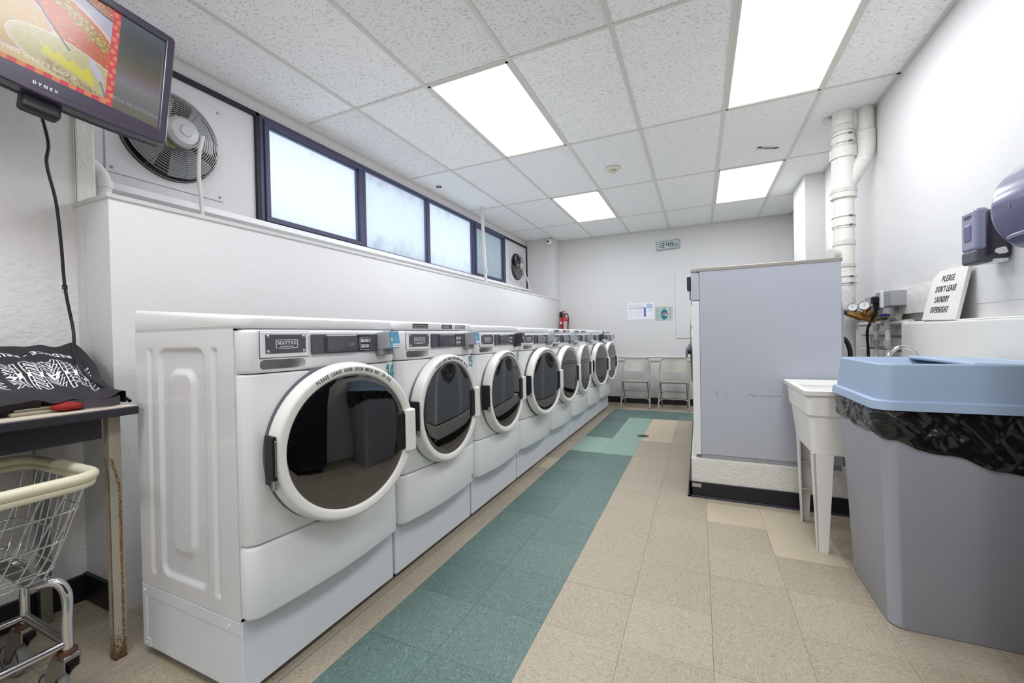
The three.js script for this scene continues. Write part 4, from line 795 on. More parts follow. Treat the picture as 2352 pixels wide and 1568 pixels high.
// ------------------------------------------------------------------ back of the room
function chair(x, label, turn) {
  const t = thing('folding_chair', label, 'chair', [x, 0, -6.62], turn, 'folding chairs against the back wall');
  const tb = (pts, r = 0.011, seg = 60) => tube(pts, r, seg, 8);
  const w = 0.205;
  obj('back_frame', tb([[-w - 0.008, 0, 0.15], [-w - 0.004, 0.2, 0.07], [-w, 0.42, -0.02], [-w + 0.004, 0.66, -0.115], [-w + 0.03, 0.745, -0.15], [-w + 0.07, 0.76, -0.156], [0, 0.762, -0.157], [w - 0.07, 0.76, -0.156], [w - 0.03, 0.745, -0.15], [w - 0.004, 0.66, -0.115], [w, 0.42, -0.02], [w + 0.004, 0.2, 0.07], [w + 0.008, 0, 0.15]], 0.0115, 120), M.chair, t);
  for (const s of [-1, 1]) obj('rear_leg', tb([[s * (w - 0.026), 0.40, 0.12], [s * (w - 0.022), 0.2, -0.05], [s * (w - 0.018), 0, -0.21]], 0.0105, 24), M.chair, t);
  obj('backrest', grid(20, 10, (u, v) => { const a = (u - 0.5) * 2; return [a * (w - 0.012), 0.575 + 0.165 * v - 0.028 * (1 - Math.abs(a) ** 4) * (1 - v) * 0.9, -0.085 - 0.066 * v - 0.02 * (1 - a * a)]; }), new THREE.MeshPhysicalMaterial({ color: '#a5a299', roughness: 0.35, metalness: 0.25, side: THREE.DoubleSide }), t);
  obj('seat', loft([{ y: 0.405, x0: -0.18, x1: 0.18, z0: -0.18, z1: 0.18, r: 0.05 }, { y: 0.425, x0: -0.19, x1: 0.19, z0: -0.19, z1: 0.19, r: 0.055 }, { y: 0.43, x0: -0.18, x1: 0.18, z0: -0.18, z1: 0.18, r: 0.05 }]), M.chair, t);
  obj('front_stretcher', tb([[-w, 0.12, 0.10], [-w + 0.03, 0.155, 0.088], [0, 0.16, 0.086], [w - 0.03, 0.155, 0.088], [w, 0.12, 0.10]], 0.008, 40), M.chair, t);
  obj('rear_stretcher', tb([[-w + 0.02, 0.22, -0.03], [-w + 0.05, 0.255, -0.008], [0, 0.26, -0.004], [w - 0.05, 0.255, -0.008], [w - 0.02, 0.22, -0.03]], 0.008, 40), M.chair, t);
  for (const [fx, fz] of [[-w - 0.008, 0.15], [w + 0.008, 0.15], [-w + 0.018, -0.21], [w - 0.018, -0.21]]) obj('foot_cap', new THREE.CylinderGeometry(0.014, 0.015, 0.03, 10).translate(fx, 0.015, fz), M.chair, t);
}
chair(-0.905, 'grey metal folding chair nearer the washers, against the back wall', 0.02);
chair(-0.355, 'grey metal folding chair nearer the large washers, against the back wall', 0.0);
{
  const t = thing('wall_clock', 'digital wall clock reading 12:49 56 high on the back wall', 'clock', [-0.434, 2.545, -7.05]);
  t.rotation.z = R(2.5);
  obj('case', rb(-0.172, 0.172, -0.072, 0.072, 0, 0.028, 0.012, 3), M.silver, t);
  const seg = { 0: 'abcdef', 1: 'bc', 2: 'abged', 4: 'fgbc', 5: 'afgcd', 6: 'afgedc', 9: 'abcdfg' };
  const lcd = canvas(1024, 384, (x, w, h) => {
    x.fillStyle = '#b9c8c4'; x.fillRect(0, 0, w, h); x.fillStyle = '#16181a';
    const digit = (n, px, py, W, H, th) => { const S = { a: [0, 0, W, th], g: [0, H / 2 - th / 2, W, th], d: [0, H - th, W, th], f: [0, 0, th, H / 2], b: [W - th, 0, th, H / 2], e: [0, H / 2, th, H / 2], c: [W - th, H / 2, th, H / 2] }; for (const s of seg[n]) { const q = S[s]; x.fillRect(px + q[0] + 3, py + q[1] + 3, q[2] - 6, q[3] - 6); } };
    digit(1, 0, 60, 130, 270, 42); digit(2, 190, 60, 150, 270, 42); x.fillRect(368, 130, 34, 34); x.fillRect(368, 236, 34, 34); digit(4, 432, 60, 150, 270, 42); digit(9, 612, 60, 150, 270, 42); digit(5, 800, 130, 92, 200, 28); digit(6, 914, 130, 92, 200, 28);
  });
  obj('lcd', new THREE.PlaneGeometry(0.30, 0.108).translate(0, 0.003, 0.0285), std('#ffffff', 0.3, { map: lcd }), t);
  const p1 = tag(obj('notice_paper', new THREE.BoxGeometry(0.42, 0.28, 0.003), std('#ffffff', 0.6, { map: canvas(512, 340, (x, w, h) => {
    x.fillStyle = '#e9e9ee'; x.fillRect(0, 0, w, h); x.fillStyle = '#b9bac6'; for (let i = 0; i < 4; i++) x.fillRect(30, 26 + i * 16, 260 + 40 * (i % 2), 5);
    x.fillStyle = '#7f82a8'; x.fillRect(20, 96, 320, 12); x.fillStyle = '#4577b4'; x.fillRect(318, 100, 40, 180);
    x.fillStyle = '#c4c5cc'; for (let i = 0; i < 9; i++) { x.fillRect(40, 126 + 17 * i, 60, 4); x.fillRect(140, 126 + 17 * i, 40, 4); x.fillRect(196, 126 + 17 * i, 90, 4); }
    x.strokeStyle = '#c9cad4'; x.strokeRect(24, 112, 290, 180); x.fillStyle = '#d9d9e0'; x.fillRect(0, 332, w, 8);
    x.fillStyle = '#9fb9d6'; x.fillRect(372, 40, 116, 70); x.fillStyle = '#c8d8e8'; x.fillRect(372, 60, 116, 8); x.fillStyle = '#8da8c9'; x.fillRect(386, 26, 52, 18);
    x.strokeStyle = '#7b7f8c'; x.lineWidth = 6; x.beginPath(); x.moveTo(440, 110); x.lineTo(420, 190); x.moveTo(462, 110); x.lineTo(466, 180); x.stroke();
  }) })), 'white notice sheet with a blue bar taped to the back wall', 'notice'); p1.position.set(-0.87, 1.512, -7.048);
  const p2 = tag(obj('notice_poster', new THREE.BoxGeometry(0.262, 0.215, 0.004), std('#ffffff', 0.5, { map: canvas(512, 420, (x, w, h) => {
    x.fillStyle = '#b7c6c2'; x.fillRect(0, 0, w, h); x.fillStyle = '#7b8a8a'; for (let i = 0; i < 16; i++) { x.fillRect(22, 24 + 24 * i, 80 + 40 * ((i * 7) % 3) / 2, 8); x.fillRect(400, 40 + 22 * i, 60 + 30 * ((i * 5) % 3) / 2, 7); } x.fillRect(180, 22, 170, 14); x.fillRect(210, 50, 110, 8);
    x.fillStyle = '#1e6e82'; x.beginPath(); x.ellipse(266, 240, 108, 160, 0, 0, 7); x.fill(); x.fillStyle = '#5f95a0'; x.fillRect(170, 200, 100, 80); x.fillStyle = '#c9646a'; x.fillRect(262, 176, 96, 62); x.fillStyle = '#f1f1f1'; x.fillRect(276, 250, 78, 26); x.fillStyle = '#0f7a86'; x.fillRect(196, 300, 140, 50);
  }) })), 'small teal poster with an oval emblem on the back wall', 'poster'); p2.position.set(-0.511, 1.462, -7.047);
}
{
  const t = thing('fire_extinguisher', 'red fire extinguisher hung in the far corner above the washers', 'fire extinguisher', [-2.14, 1.12, -6.955]);
  obj('cylinder', lathe([[0, 0], [0.055, 0], [0.062, 0.01], [0.062, 0.28], [0.05, 0.325], [0.025, 0.345], [0, 0.345]], 28), M.red, t);
  obj('instruction_label', new THREE.CylinderGeometry(0.0626, 0.0626, 0.15, 20, 1, true, 0.1, 1.2).translate(0, 0.19, 0), new THREE.MeshStandardMaterial({ map: canvas(128, 128, (x) => { x.fillStyle = '#e0e0e2'; x.fillRect(0, 0, 128, 128); x.fillStyle = '#55555c'; for (let i = 0; i < 8; i++) x.fillRect(10, 8 + 15 * i, 90 + (i % 3) * 8, 6); }), roughness: 0.5, side: THREE.DoubleSide }), t);
  obj('tag', rb(-0.058, -0.03, 0.22, 0.26, 0.056, 0.062, 0.002), M.white, t);
  obj('valve', merge([rod([0, 0.34, 0], [0, 0.39, 0], 0.016), rb(-0.02, 0.02, 0.37, 0.40, -0.02, 0.02, 0.004)]), M.steelDark, t);
  obj('handle', merge([rb(-0.01, 0.01, 0.395, 0.41, -0.02, 0.10, 0.004), rb(-0.01, 0.01, 0.43, 0.444, -0.03, 0.09, 0.004)]), M.red, t);
  obj('hose', tube([[0.01, 0.38, 0.01], [0.06, 0.40, 0.04], [0.085, 0.33, 0.05], [0.075, 0.2, 0.04], [0.068, 0.08, 0.03]], 0.008, 30), M.rubber, t);
  obj('hanger', rb(-0.08, -0.055, 0.34, 0.44, -0.09, 0.0, 0.004), M.rubber, t);
  const d = thing('floor_drain', 'round metal floor drain between mint and cream tiles', 'drain', [-0.585, 0, -4.78]);
  obj('rim', lathe([[0.05, 0.0005], [0.058, 0.003], [0.066, 0.002], [0.068, 0.0]], 36), M.brassDull, d);
  obj('grate', (() => { const l = []; for (let i = -3; i <= 3; i++) { const h = Math.sqrt(Math.max(0, 0.05 * 0.05 - (i * 0.0142) ** 2)); l.push(bx(-h, h, 0.0006, 0.0022, i * 0.0142 - 0.0036, i * 0.0142 + 0.0036)); } return merge(l); })(), M.steelDark, d);
  obj('sump', new THREE.CircleGeometry(0.052, 30).rotateX(-Math.PI / 2).translate(0, 0.0004, 0), M.black, d);
}

// ------------------------------------------------------------------ television
{
  const d = V(0.035, -0.113, -0.993).normalize(), e0 = V(-0.037, 0.993, -0.114), n = d.clone().cross(e0).normalize(), e = n.clone().cross(d).normalize();
  const t = thing('television', 'black flat television hung under the ceiling showing a food advert', 'television', [-2.07, 1.99, -1.018]);
  t.quaternion.setFromRotationMatrix(new THREE.Matrix4().makeBasis(d, e, n));     // local x along the set to its far end, y up, z towards the room
  const W = 0.80, H = 0.494;
  const s = new THREE.Shape(); s.moveTo(-W, 0.03); s.quadraticCurveTo(-W / 2, -0.05, -0.014, 0.0); s.quadraticCurveTo(0, 0.002, 0.0, 0.02); s.lineTo(0.0, H - 0.02); s.quadraticCurveTo(0, H, -0.02, H); s.lineTo(-W + 0.02, H); s.quadraticCurveTo(-W, H, -W, H - 0.02); s.closePath();
  const hole = new THREE.Path(); hole.moveTo(-W + 0.035, 0.058); hole.lineTo(-W + 0.035, 0.46); hole.lineTo(-0.034, 0.46); hole.lineTo(-0.034, 0.058); hole.closePath();
  const sh = s.clone(); sh.holes.push(hole);
  obj('bezel', new THREE.ExtrudeGeometry(sh, { depth: 0.03, bevelEnabled: true, bevelSize: 0.006, bevelThickness: 0.008, bevelOffset: -0.006, bevelSegments: 3, curveSegments: 24 }).translate(0, 0, -0.038), M.tv, t);
  obj('back_shell', new THREE.ExtrudeGeometry(s, { depth: 0.012, bevelEnabled: true, bevelSize: 0.02, bevelThickness: 0.02, bevelOffset: -0.024, bevelSegments: 3, curveSegments: 16 }).translate(0, 0, -0.068), M.tvDark, t);
  // picture area: 0.731 x 0.402; the right part is dark
  const img = canvas(1462, 804, (x, w, h) => {
    const r = rng(33);
    const X = (u) => (u + 0.765) * 2000, Y = (v) => h - (v - 0.058) * 2000;      // set coordinates -> picture pixels
    x.fillStyle = '#8fa7a0'; x.fillRect(0, 0, w, h);
    x.fillStyle = '#d9c08a'; x.fillRect(0, 0, X(-0.19), h);
    const dish = (u, v, a, b, rot, rim, food, specks, k = 0.82) => {
      x.save(); x.translate(X(u), Y(v)); x.rotate(rot);
      x.fillStyle = rim; x.beginPath(); x.ellipse(0, 0, a, b, 0, 0, 7); x.fill();
      x.strokeStyle = 'rgba(255,255,255,0.5)'; x.lineWidth = 5; x.stroke();
      x.fillStyle = food; x.beginPath(); x.ellipse(0, 0, a * k, b * k, 0, 0, 7); x.fill(); x.clip();
      for (let i = 0; i < 650; i++) { const q = Math.sqrt(r()), th = r() * 6.28; x.fillStyle = specks[Math.floor(r() * specks.length)]; x.globalAlpha = 0.55; x.save(); x.translate(q * a * k * Math.cos(th), q * b * k * Math.sin(th)); x.rotate(r() * 3); x.fillRect(-7, -2, 8 + 14 * r(), 2 + 4 * r()); x.restore(); }
      x.globalAlpha = 1; x.restore();
    };
    x.fillStyle = '#9fc7a2'; x.fillRect(X(-0.6), 0, 240, 260); x.fillStyle = '#b9b4c6'; x.fillRect(X(-0.34), 0, 330, 500);
    dish(-0.42, 0.40, 150, 190, 0.2, '#c9b06a', '#8d7c4a', ['#a08f52', '#6f6436', '#c5b070']);
    dish(-0.30, 0.30, 320, 165, 0.62, '#d8b9a0', '#c65f34', ['#d98a4a', '#8f5a36', '#b8a57c', '#e0c9a0', '#9c6a44'], 0.9);
    x.save(); x.translate(X(-0.285), Y(0.335)); x.rotate(0.62); for (let i = 0; i < 260; i++) { x.fillStyle = ['#a9c25a', '#7d9f3f', '#c8d27e', '#5f8c3c'][Math.floor(r() * 4)]; x.globalAlpha = 0.75; x.beginPath(); x.ellipse((r() - 0.5) * 380, (r() - 0.5) * 90, 9 * r() + 3, 6 * r() + 2, r() * 3, 0, 7); x.fill(); } x.restore(); x.globalAlpha = 1;
    dish(-0.45, 0.215, 190, 210, 0.3, '#c8a7a8', '#c9a25a', ['#e3a94c', '#8fb0c9', '#d8c37c', '#b9c9b0'], 0.9);
    dish(-0.24, 0.46, 230, 90, 0.35, '#41507a', '#b65a48', ['#d98a6a', '#7fae5f', '#e6d2b0'], 0.85);
    dish(-0.30, 0.15, 330, 150, 0.2, '#c9bf9a', '#c2ba86', ['#d6cf9c', '#b7ad78', '#a89d6a'], 0.92);
    x.fillStyle = '#d8cf3e'; x.beginPath(); x.moveTo(X(-0.375), Y(0.145)); for (let i = 0; i <= 10; i++) x.lineTo(X(-0.375 + 0.013 * i), Y(0.175 + 0.012 * Math.sin(i * 2.3) - 0.002 * i)); x.lineTo(X(-0.235), Y(0.11)); x.closePath(); x.fill();
    for (let i = 0; i < 420; i++) { const a = r(), b = r(); x.fillStyle = ['#8f6a5a', '#a98a86', '#c9a23c', '#7a5a4c'][Math.floor(r() * 4)]; x.globalAlpha = 0.6; x.save(); x.translate(X(-0.37 + 0.165 * a), Y(0.135 - 0.05 * a - 0.035 * b)); x.rotate(r() * 3); x.fillRect(-8, -2, 14, 4); x.restore(); } x.globalAlpha = 1;
    x.fillStyle = '#c6c0cf'; x.beginPath(); x.ellipse(X(-0.235), Y(0.175), 26, 88, -0.5, 0, 7); x.fill(); x.strokeStyle = '#8d8799'; x.lineWidth = 16; x.beginPath(); x.moveTo(X(-0.222), Y(0.14)); x.lineTo(X(-0.202), Y(0.085)); x.stroke();
    x.strokeStyle = '#4c5a60'; x.lineWidth = 12; x.beginPath(); x.moveTo(X(-0.425), Y(0.36)); x.lineTo(X(-0.38), Y(0.29)); x.lineTo(X(-0.31), Y(0.20)); x.stroke();
    x.fillStyle = 'rgba(238,236,210,0.75)'; x.font = 'bold 40px sans-serif'; x.textAlign = 'right'; x.fillText('OPENED TWO WEEKS AGO O', X(-0.285), Y(0.098));
    // red border with orange dots
    x.fillStyle = '#dd3f55'; x.fillRect(X(-0.203), 0, 46, h); x.fillRect(0, h - 40, X(-0.18), 40); x.fillStyle = '#e58a58';
    for (let i = 0; i < 16; i++) { x.beginPath(); x.ellipse(X(-0.19) + (i % 2 ? 10 : -8), 30 + i * 52, 15, 19, 0, 0, 7); x.fill(); } for (let i = 0; i < 14; i++) x.fillRect(i * 84, h - 40, 40, 40);
    // right side of the picture: blurred room reflection painted in as a colour gradient
    const reflectionBands = [['#55616c', 0], ['#4d5050', 0.2], ['#565a4c', 0.38], ['#6d5f56', 0.5], ['#85808a', 0.68], ['#7d7a72', 0.75], ['#6f7078', 0.85], ['#6c6a52', 1]];
    const g = x.createLinearGradient(0, 0, 0, h); reflectionBands.forEach(([c, p]) => g.addColorStop(p, c)); x.fillStyle = g; x.fillRect(X(-0.18), 0, w, h);
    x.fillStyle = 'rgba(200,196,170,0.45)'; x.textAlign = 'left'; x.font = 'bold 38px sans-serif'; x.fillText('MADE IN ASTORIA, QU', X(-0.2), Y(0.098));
  });
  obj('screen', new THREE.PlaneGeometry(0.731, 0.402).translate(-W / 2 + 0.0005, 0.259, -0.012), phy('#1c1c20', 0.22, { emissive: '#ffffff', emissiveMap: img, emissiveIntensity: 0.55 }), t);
  const b = text('D Y N E X', 0.0105, std('#cfccd6', 0.3, { metalness: 0.6 }), t, 'brand', { depth: 0.0006 }); b.position.set(-0.36, 0.018, 0.0002);
  obj('highlight_ridge', tube([[-0.40, 0.006, -0.001], [-0.25, 0.012, -0.001], [-0.12, 0.022, -0.001], [-0.03, 0.032, -0.001]], 0.0022, 30, 8), M.tv, t);  // ridge added so the bezel catches a bright line of light
  obj('stand_socket', rb(-0.405, -0.305, -0.066, -0.005, -0.085, -0.03, 0.012, 3), M.tvDark, t);
  const mt = obj('wall_bracket', rb(-0.50, -0.32, 0.12, 0.34, -0.15, -0.10, 0.006), M.tvDark, t);
  obj('bracket_arm', rb(-0.44, -0.38, 0.18, 0.26, -0.47, -0.14, 0.006), M.tvDark, mt);
  tag(obj('cable', tube([[-2.36, 2.15, -0.72], [-2.40, 2.089, -0.745], [-2.41, 1.96, -0.769], [-2.41, 1.887, -0.762], [-2.41, 1.735, -0.785], [-2.42, 1.559, -0.800], [-2.43, 1.379, -0.811], [-2.41, 1.20, -0.825], [-2.33, 1.10, -0.80], [-2.20, 1.03, -0.78], [-2.05, 0.985, -0.775], [-1.96, 0.944, -0.80], [-1.89, 0.932, -0.79]], 0.0055, 120), M.tvDark), 'black cable hanging from the television down over the tote bag', 'cable');
}
{
  const o = thing('wall_outlet', 'small white outlet plate on the left wall above the bag', 'outlet', [-2.53, 1.392, -0.842]);
  obj('plate', rb(0, 0.004, -0.02, 0.02, -0.014, 0.014, 0.002), M.white, o);
  obj('slots', merge([bx(0.0035, 0.0046, -0.012, 0.012, 0.006, 0.009), bx(0.0035, 0.0046, -0.012, 0.012, -0.009, -0.006)]), M.ink, o);
}

// ------------------------------------------------------------------ table
{
  const t = thing('work_table', 'dark edged laminate table with rusty metal legs beside washer 14', 'table', [-2.17, 0, -0.10]);
  const zf = -0.692, zn = 0.9;
  obj('top', rb(-0.345, 0.338, 0.889, 0.917, zf, zn, 0.004), M.tableEdge, t);
  obj('laminate', bx(-0.342, 0.332, 0.916, 0.9205, zf + 0.004, zn - 0.004), M.laminate, t);
  obj('apron', rb(0.232, 0.25, 0.808, 0.89, zf + 0.07, zn - 0.06, 0.003), M.tableEdge, t, 'dark metal apron');
  obj('rear_apron', rb(-0.30, -0.28, 0.808, 0.89, zf + 0.07, zn - 0.06, 0.003), M.tableEdge, t);
  const rust = canvas(64, 1024, (x, w, h) => {
    const r = rng(61); x.fillStyle = '#b4ae9d'; x.fillRect(0, 0, w, h);
    for (let i = 0; i < 2600; i++) { x.fillStyle = ['#c0baa9', '#a19a86', '#8f8873', '#bcb5a3'][Math.floor(r() * 4)]; x.globalAlpha = 0.35; x.fillRect(r() * w, r() * h, 1 + 3 * r(), 1 + 6 * r()); }
    for (let i = 0; i < 2200; i++) { const y = 0.18 * h + r() * 0.82 * h, c = 10 + 40 * Math.min(1, (y / h - 0.18) / 0.12); x.fillStyle = ['#6b4424', '#8a5426', '#4c3320', '#a06a2c'][Math.floor(r() * 4)]; x.globalAlpha = 0.55; x.beginPath(); x.arc(c + (r() - 0.5) * 16, y, 0.8 + 2 * r(), 0, 7); x.fill(); }
    for (let i = 0; i < 500; i++) { x.fillStyle = '#5a3a20'; x.globalAlpha = 0.6; x.beginPath(); x.arc(r() * w, h - r() * r() * 130, 1 + 2.5 * r(), 0, 7); x.fill(); } x.globalAlpha = 1;
  });
  const legM = std('#ffffff', 0.5, { map: rust, metalness: 0.1 });
  const legG = () => { const g = new THREE.BoxGeometry(0.034, 0.889, 0.034); return g.translate(0, 0.4445, 0); };
  for (const [x, z] of [[0.228, zf + 0.034], [-0.29, zf + 0.06], [0.228, zn - 0.04], [-0.29, zn - 0.04]]) obj('leg', legG().translate(x, 0, z), x > 0 ? legM : M.chromeWorn, t);
}

// ------------------------------------------------------------------ tote bag on the table
{
  const t = thing('tote_bag', 'black tote bag with upside-down white thank you print on the table', 'bag', [-2.17, 0.921, -0.10]);
  const bagMap = canvas(1024, 1024, (x, w, h) => {
    x.fillStyle = '#2b272c'; x.fillRect(0, 0, w, h);
    const r = rng(71); for (let i = 0; i < 5000; i++) { x.fillStyle = r() < 0.5 ? '#322d33' : '#252126'; x.fillRect(r() * w, r() * h, 2, 2); }
    x.textAlign = 'left'; x.textBaseline = 'middle'; x.lineJoin = 'miter';
    const row = (y, fill, s) => { x.save(); x.translate(60, y); x.scale(1, s); x.font = 'bold 150px sans-serif'; x.strokeStyle = '#f2f0f2'; x.lineWidth = 6; if (fill) { x.fillStyle = '#f4f2f4'; x.fillText('THANK YOU', 0, 0, 900); } else { x.fillStyle = '#2b272c'; x.fillText('THANK YOU', 0, 0, 900); x.strokeText('THANK YOU', 0, 0, 900); } x.restore(); };
    row(300, false, 1.0); row(370, false, 0.9); row(700, false, 1.0); row(640, false, 0.9); row(430, false, 0.9); row(580, false, 0.9); row(505, true, 0.9);
    x.fillStyle = '#f4f2f4'; x.font = 'bold 66px sans-serif'; x.fillText('REDUCE - REUSE - RECYCLE', 90, 880, 900);
  });
  const cloth = (map) => new THREE.MeshStandardMaterial({ color: map ? '#ffffff' : '#171418', map: map || null, roughness: 0.85, side: THREE.DoubleSide });
  const r = rng(13), ph = Array.from({ length: 6 }, () => r() * 6.28);
  // u: 0 at the far end (towards the washers), 1 at the near end; v: 0 at the wall, 1 at the front
  const top = (u, v) => {
    const xb = -0.275, xf = 0.262 - 0.03 * Math.max(0, 1 - u * 6), z = (-0.735 + 0.03 * v - 0.02 * Math.sin(v * 6)) * (1 - u) - 0.27 * u;
    const x = xb + (xf - xb) * v;
    const back = 0.228 - 0.012 * Math.min(1, u * 3), front = 0.036 - 0.0 * u, bulge = 0.022 * Math.sin(Math.PI * v * v) * Math.min(1, u * 3.2);
    let y = front + (back - front) * Math.pow(1 - v, 1.45) + bulge;
    y += 0.006 * Math.sin(9 * u + 5 * v + ph[0]) + 0.004 * Math.sin(23 * u - 8 * v + ph[1]) + 0.003 * Math.sin(37 * u + 19 * v + ph[2]);
    y -= 0.03 * Math.exp(-Math.pow((u - 0.10) / 0.05, 2)) * Math.sin(Math.PI * v) + 0.02 * Math.exp(-Math.pow((u - 0.2 - 0.2 * (1 - v)) / 0.04, 2)) * (1 - v) * v * 3;
    return [x, Math.max(0.018, y), z];
  };
  obj('printed_side', grid(110, 60, top), cloth(bagMap), t);
  obj('rear_side', grid(40, 20, (u, v) => { const p = top(u, v * 0.98); return [p[0] - 0.02 * (u > 0.35 ? 1 : 0.2), Math.min(p[1] - 0.012, 0.004 + 0.12 * Math.pow(1 - v, 3)), p[2] + 0.012]; }), cloth(), t);
  obj('back_gusset', grid(40, 6, (u, v) => { const p = top(u, 0); return [p[0], 0.004 + (p[1] - 0.004) * v, p[2]]; }), cloth(), t);
  obj('end_gusset', grid(6, 40, (u, v) => { const p = top(0, v); return [p[0], 0.003 + (p[1] - 0.003) * u, p[2]]; }), cloth(), t);
  obj('front_lining', grid(30, 4, (u, v) => { const p = top(0.52 + 0.48 * u, 1); return [p[0] - 0.03 * v, p[1] - (p[1] - 0.003) * v, p[2]]; }), cloth(), t);
  // carrying strap: a flat ribbon looping out of the open mouth
  const sp = new THREE.CatmullRomCurve3([V(0.20, 0.022, -0.46), V(0.26, 0.020, -0.54), V(0.30, 0.018, -0.615), V(0.275, 0.018, -0.665), V(0.22, 0.02, -0.655), V(0.17, 0.02, -0.58)]);
  obj('strap', grid(60, 1, (u, v) => { const p = sp.getPoint(u); return [p.x, p.y - 0.0155 + 0.03 * v, p.z]; }), new THREE.MeshStandardMaterial({ color: '#4a4248', roughness: 0.9, side: THREE.DoubleSide }), t);
  const c = thing('folded_rag', 'pale folded rag peeking from under the tote bag', 'rag', [-1.975, 0.921, -0.56]);
  obj('fold', rb(-0.06, 0.06, 0, 0.012, -0.07, 0.05, 0.006, 3), std('#a9a28e', 0.95), c); obj('upper_fold', rb(-0.06, 0.05, 0.012, 0.022, -0.065, 0.04, 0.005, 3), std('#b7b09c', 0.95), c);
  const rd = tag(obj('red_cloth', (() => { const g = new THREE.SphereGeometry(0.05, 24, 14), p = g.attributes.position; for (let i = 0; i < p.count; i++) { const k = 1 + 0.12 * Math.sin(p.getX(i) * 130) * Math.cos(p.getZ(i) * 120); p.setXYZ(i, p.getX(i) * k * 0.7, p.getY(i) * k * 0.3, p.getZ(i) * k * 0.8); } g.computeVertexNormals(); return g; })(), std('#8f1512', 0.7)), 'crumpled red cloth peeking from under the tote bag', 'cloth'); rd.position.set(-1.915, 0.9365, -0.635);
}

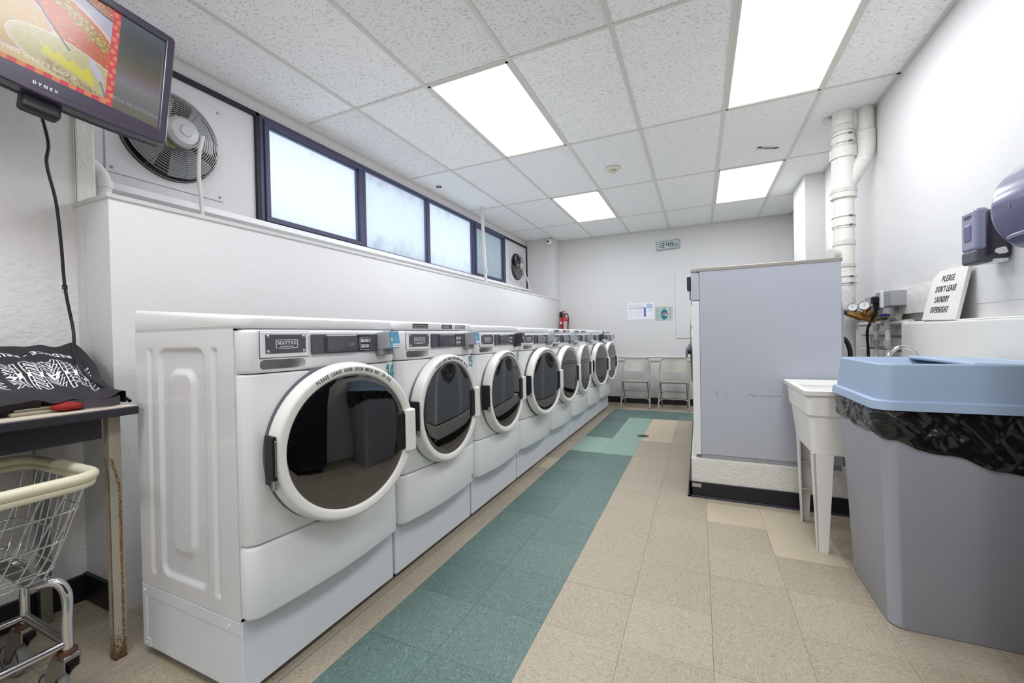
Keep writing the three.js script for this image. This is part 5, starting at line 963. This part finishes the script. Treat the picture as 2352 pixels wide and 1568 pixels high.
// ------------------------------------------------------------------ wire laundry cart under the table
{
  const t = thing('laundry_cart', 'chrome wire laundry cart with a cream rim under the table', 'laundry cart', [-1.955, 0, -0.25]);
  const rect = (y, k, n = 10) => { const hx = 0.255 - k * 0.085, hz = 0.385 - k * 0.075, rr = 0.07 - 0.02 * k; return ringPts({ x0: -hx, x1: hx, z0: -hz, z1: hz, r: rr }, n).map(([x, z]) => [x, y, z]); };
  const yAt = (k) => 0.735 - 0.30 * k;
  const loop = (k, r, rad = 6) => tube(rect(yAt(k), k), r, 120, rad, true);
  obj('rim', tube(rect(0.735, 0), 0.0165, 160, 10, true), M.cream, t, 'cream plastic rim');
  obj('rim_skirt', tube(rect(0.712, 0.03), 0.012, 160, 8, true), M.cream, t);
  for (const k of [0.32, 0.62, 0.9]) obj('wire_hoop', loop(k, 0.0032), M.chrome, t);
  const P0 = rect(0.72, 0.05, 10), P1 = rect(yAt(1), 1, 10);
  const at = (P, s) => { const L = [0]; for (let i = 0; i < P.length; i++) { const a = P[i], b = P[(i + 1) % P.length]; L.push(L[i] + Math.hypot(b[0] - a[0], b[2] - a[2])); } const d = s * L[P.length]; let i = 0; while (i < P.length - 1 && L[i + 1] < d) i++; const e = (d - L[i]) / (L[i + 1] - L[i]), a = P[i], b = P[(i + 1) % P.length]; return [a[0] + (b[0] - a[0]) * e, a[1], a[2] + (b[2] - a[2]) * e]; };
  for (let i = 0; i < 46; i++) { const a = at(P0, i / 46), b = at(P1, i / 46); obj('wire', tube([a, [a[0] * 0.1 + b[0] * 0.9, b[1] + 0.035, a[2] * 0.1 + b[2] * 0.9], [b[0] * 0.97, b[1] + 0.004, b[2] * 0.97]], 0.0022, 10, 5), M.chrome, t); }
  for (let i = 0; i < 12; i++) { const z = -0.30 + 0.6 * i / 11; obj('floor_wire', rod([-0.17, yAt(1), z], [0.17, yAt(1), z], 0.002, 5), M.chrome, t); }
  for (let i = 0; i < 5; i++) { const x = -0.14 + 0.28 * i / 4; obj('floor_wire', rod([x, yAt(1) - 0.003, -0.31], [x, yAt(1) - 0.003, 0.31], 0.0022, 5), M.chrome, t); }
  obj('cross_plate', rb(-0.17, 0.17, yAt(1) - 0.008, yAt(1) - 0.004, -0.29, -0.25, 0.002), M.chromeWorn, t);
  for (const s of [-1, 1]) {
    for (const e of [-1, 1]) {
      const px = s * 0.155, pz = e * 0.33;
      obj('post', tube([[px * 0.72, 0.415, pz * 0.82], [px * 0.9, 0.41, pz * 0.95], [px, 0.375, pz], [px, 0.27, pz], [px, 0.195, pz]], 0.0135, 40, 12), M.chrome, t);
      const c = sub('caster', t); c.position.set(px, 0, pz); c.rotation.y = 3.5 + 0.2 * e;
      obj('stem_collar', new THREE.CylinderGeometry(0.023, 0.023, 0.014, 18).translate(0, 0.188, 0), std('#6b4a3c', 0.5, { metalness: 0.5 }), c);
      const side = new THREE.Shape(); side.moveTo(-0.022, 0.182); side.lineTo(0.03, 0.182); side.quadraticCurveTo(0.06, 0.15, 0.078, 0.066); side.quadraticCurveTo(0.07, 0.05, 0.055, 0.054); side.quadraticCurveTo(0.03, 0.11, -0.02, 0.14); side.closePath();
      for (const z of [-0.021, 0.017]) obj('fork_cheek', new THREE.ExtrudeGeometry(side, { depth: 0.004, bevelEnabled: false }).translate(0, 0, z), M.chromeWorn, c);
      obj('fork_crown', rb(-0.024, 0.034, 0.168, 0.184, -0.021, 0.021, 0.005), M.chromeWorn, c);
      obj('wheel', lathe([[0.0, -0.012], [0.054, -0.013], [0.061, -0.01], [0.063, 0], [0.061, 0.01], [0.054, 0.013], [0, 0.012]], 40).rotateX(Math.PI / 2).translate(0.066, 0.063, 0), std('#8f8f92', 0.5), c);
      for (const z of [0.0125, -0.0125]) obj('tyre_stripe', new THREE.TorusGeometry(0.049, 0.0022, 6, 36).translate(0.066, 0.063, z), M.ink, c);
      obj('hub', rod([0.066, 0.063, -0.023], [0.066, 0.063, 0.023], 0.011), M.steelDark, c);
    }
    obj('side_rail', rod([s * 0.155, 0.215, -0.33], [s * 0.155, 0.215, 0.33], 0.011, 12), M.chrome, t);
  }
  obj('end_rail', rod([-0.155, 0.215, -0.33], [0.155, 0.215, -0.33], 0.013, 12), M.chromeWorn, t);
  obj('end_rail', rod([-0.155, 0.215, 0.33], [0.155, 0.215, 0.33], 0.013, 12), M.chromeWorn, t);
}

renderer.render(scene, camera);
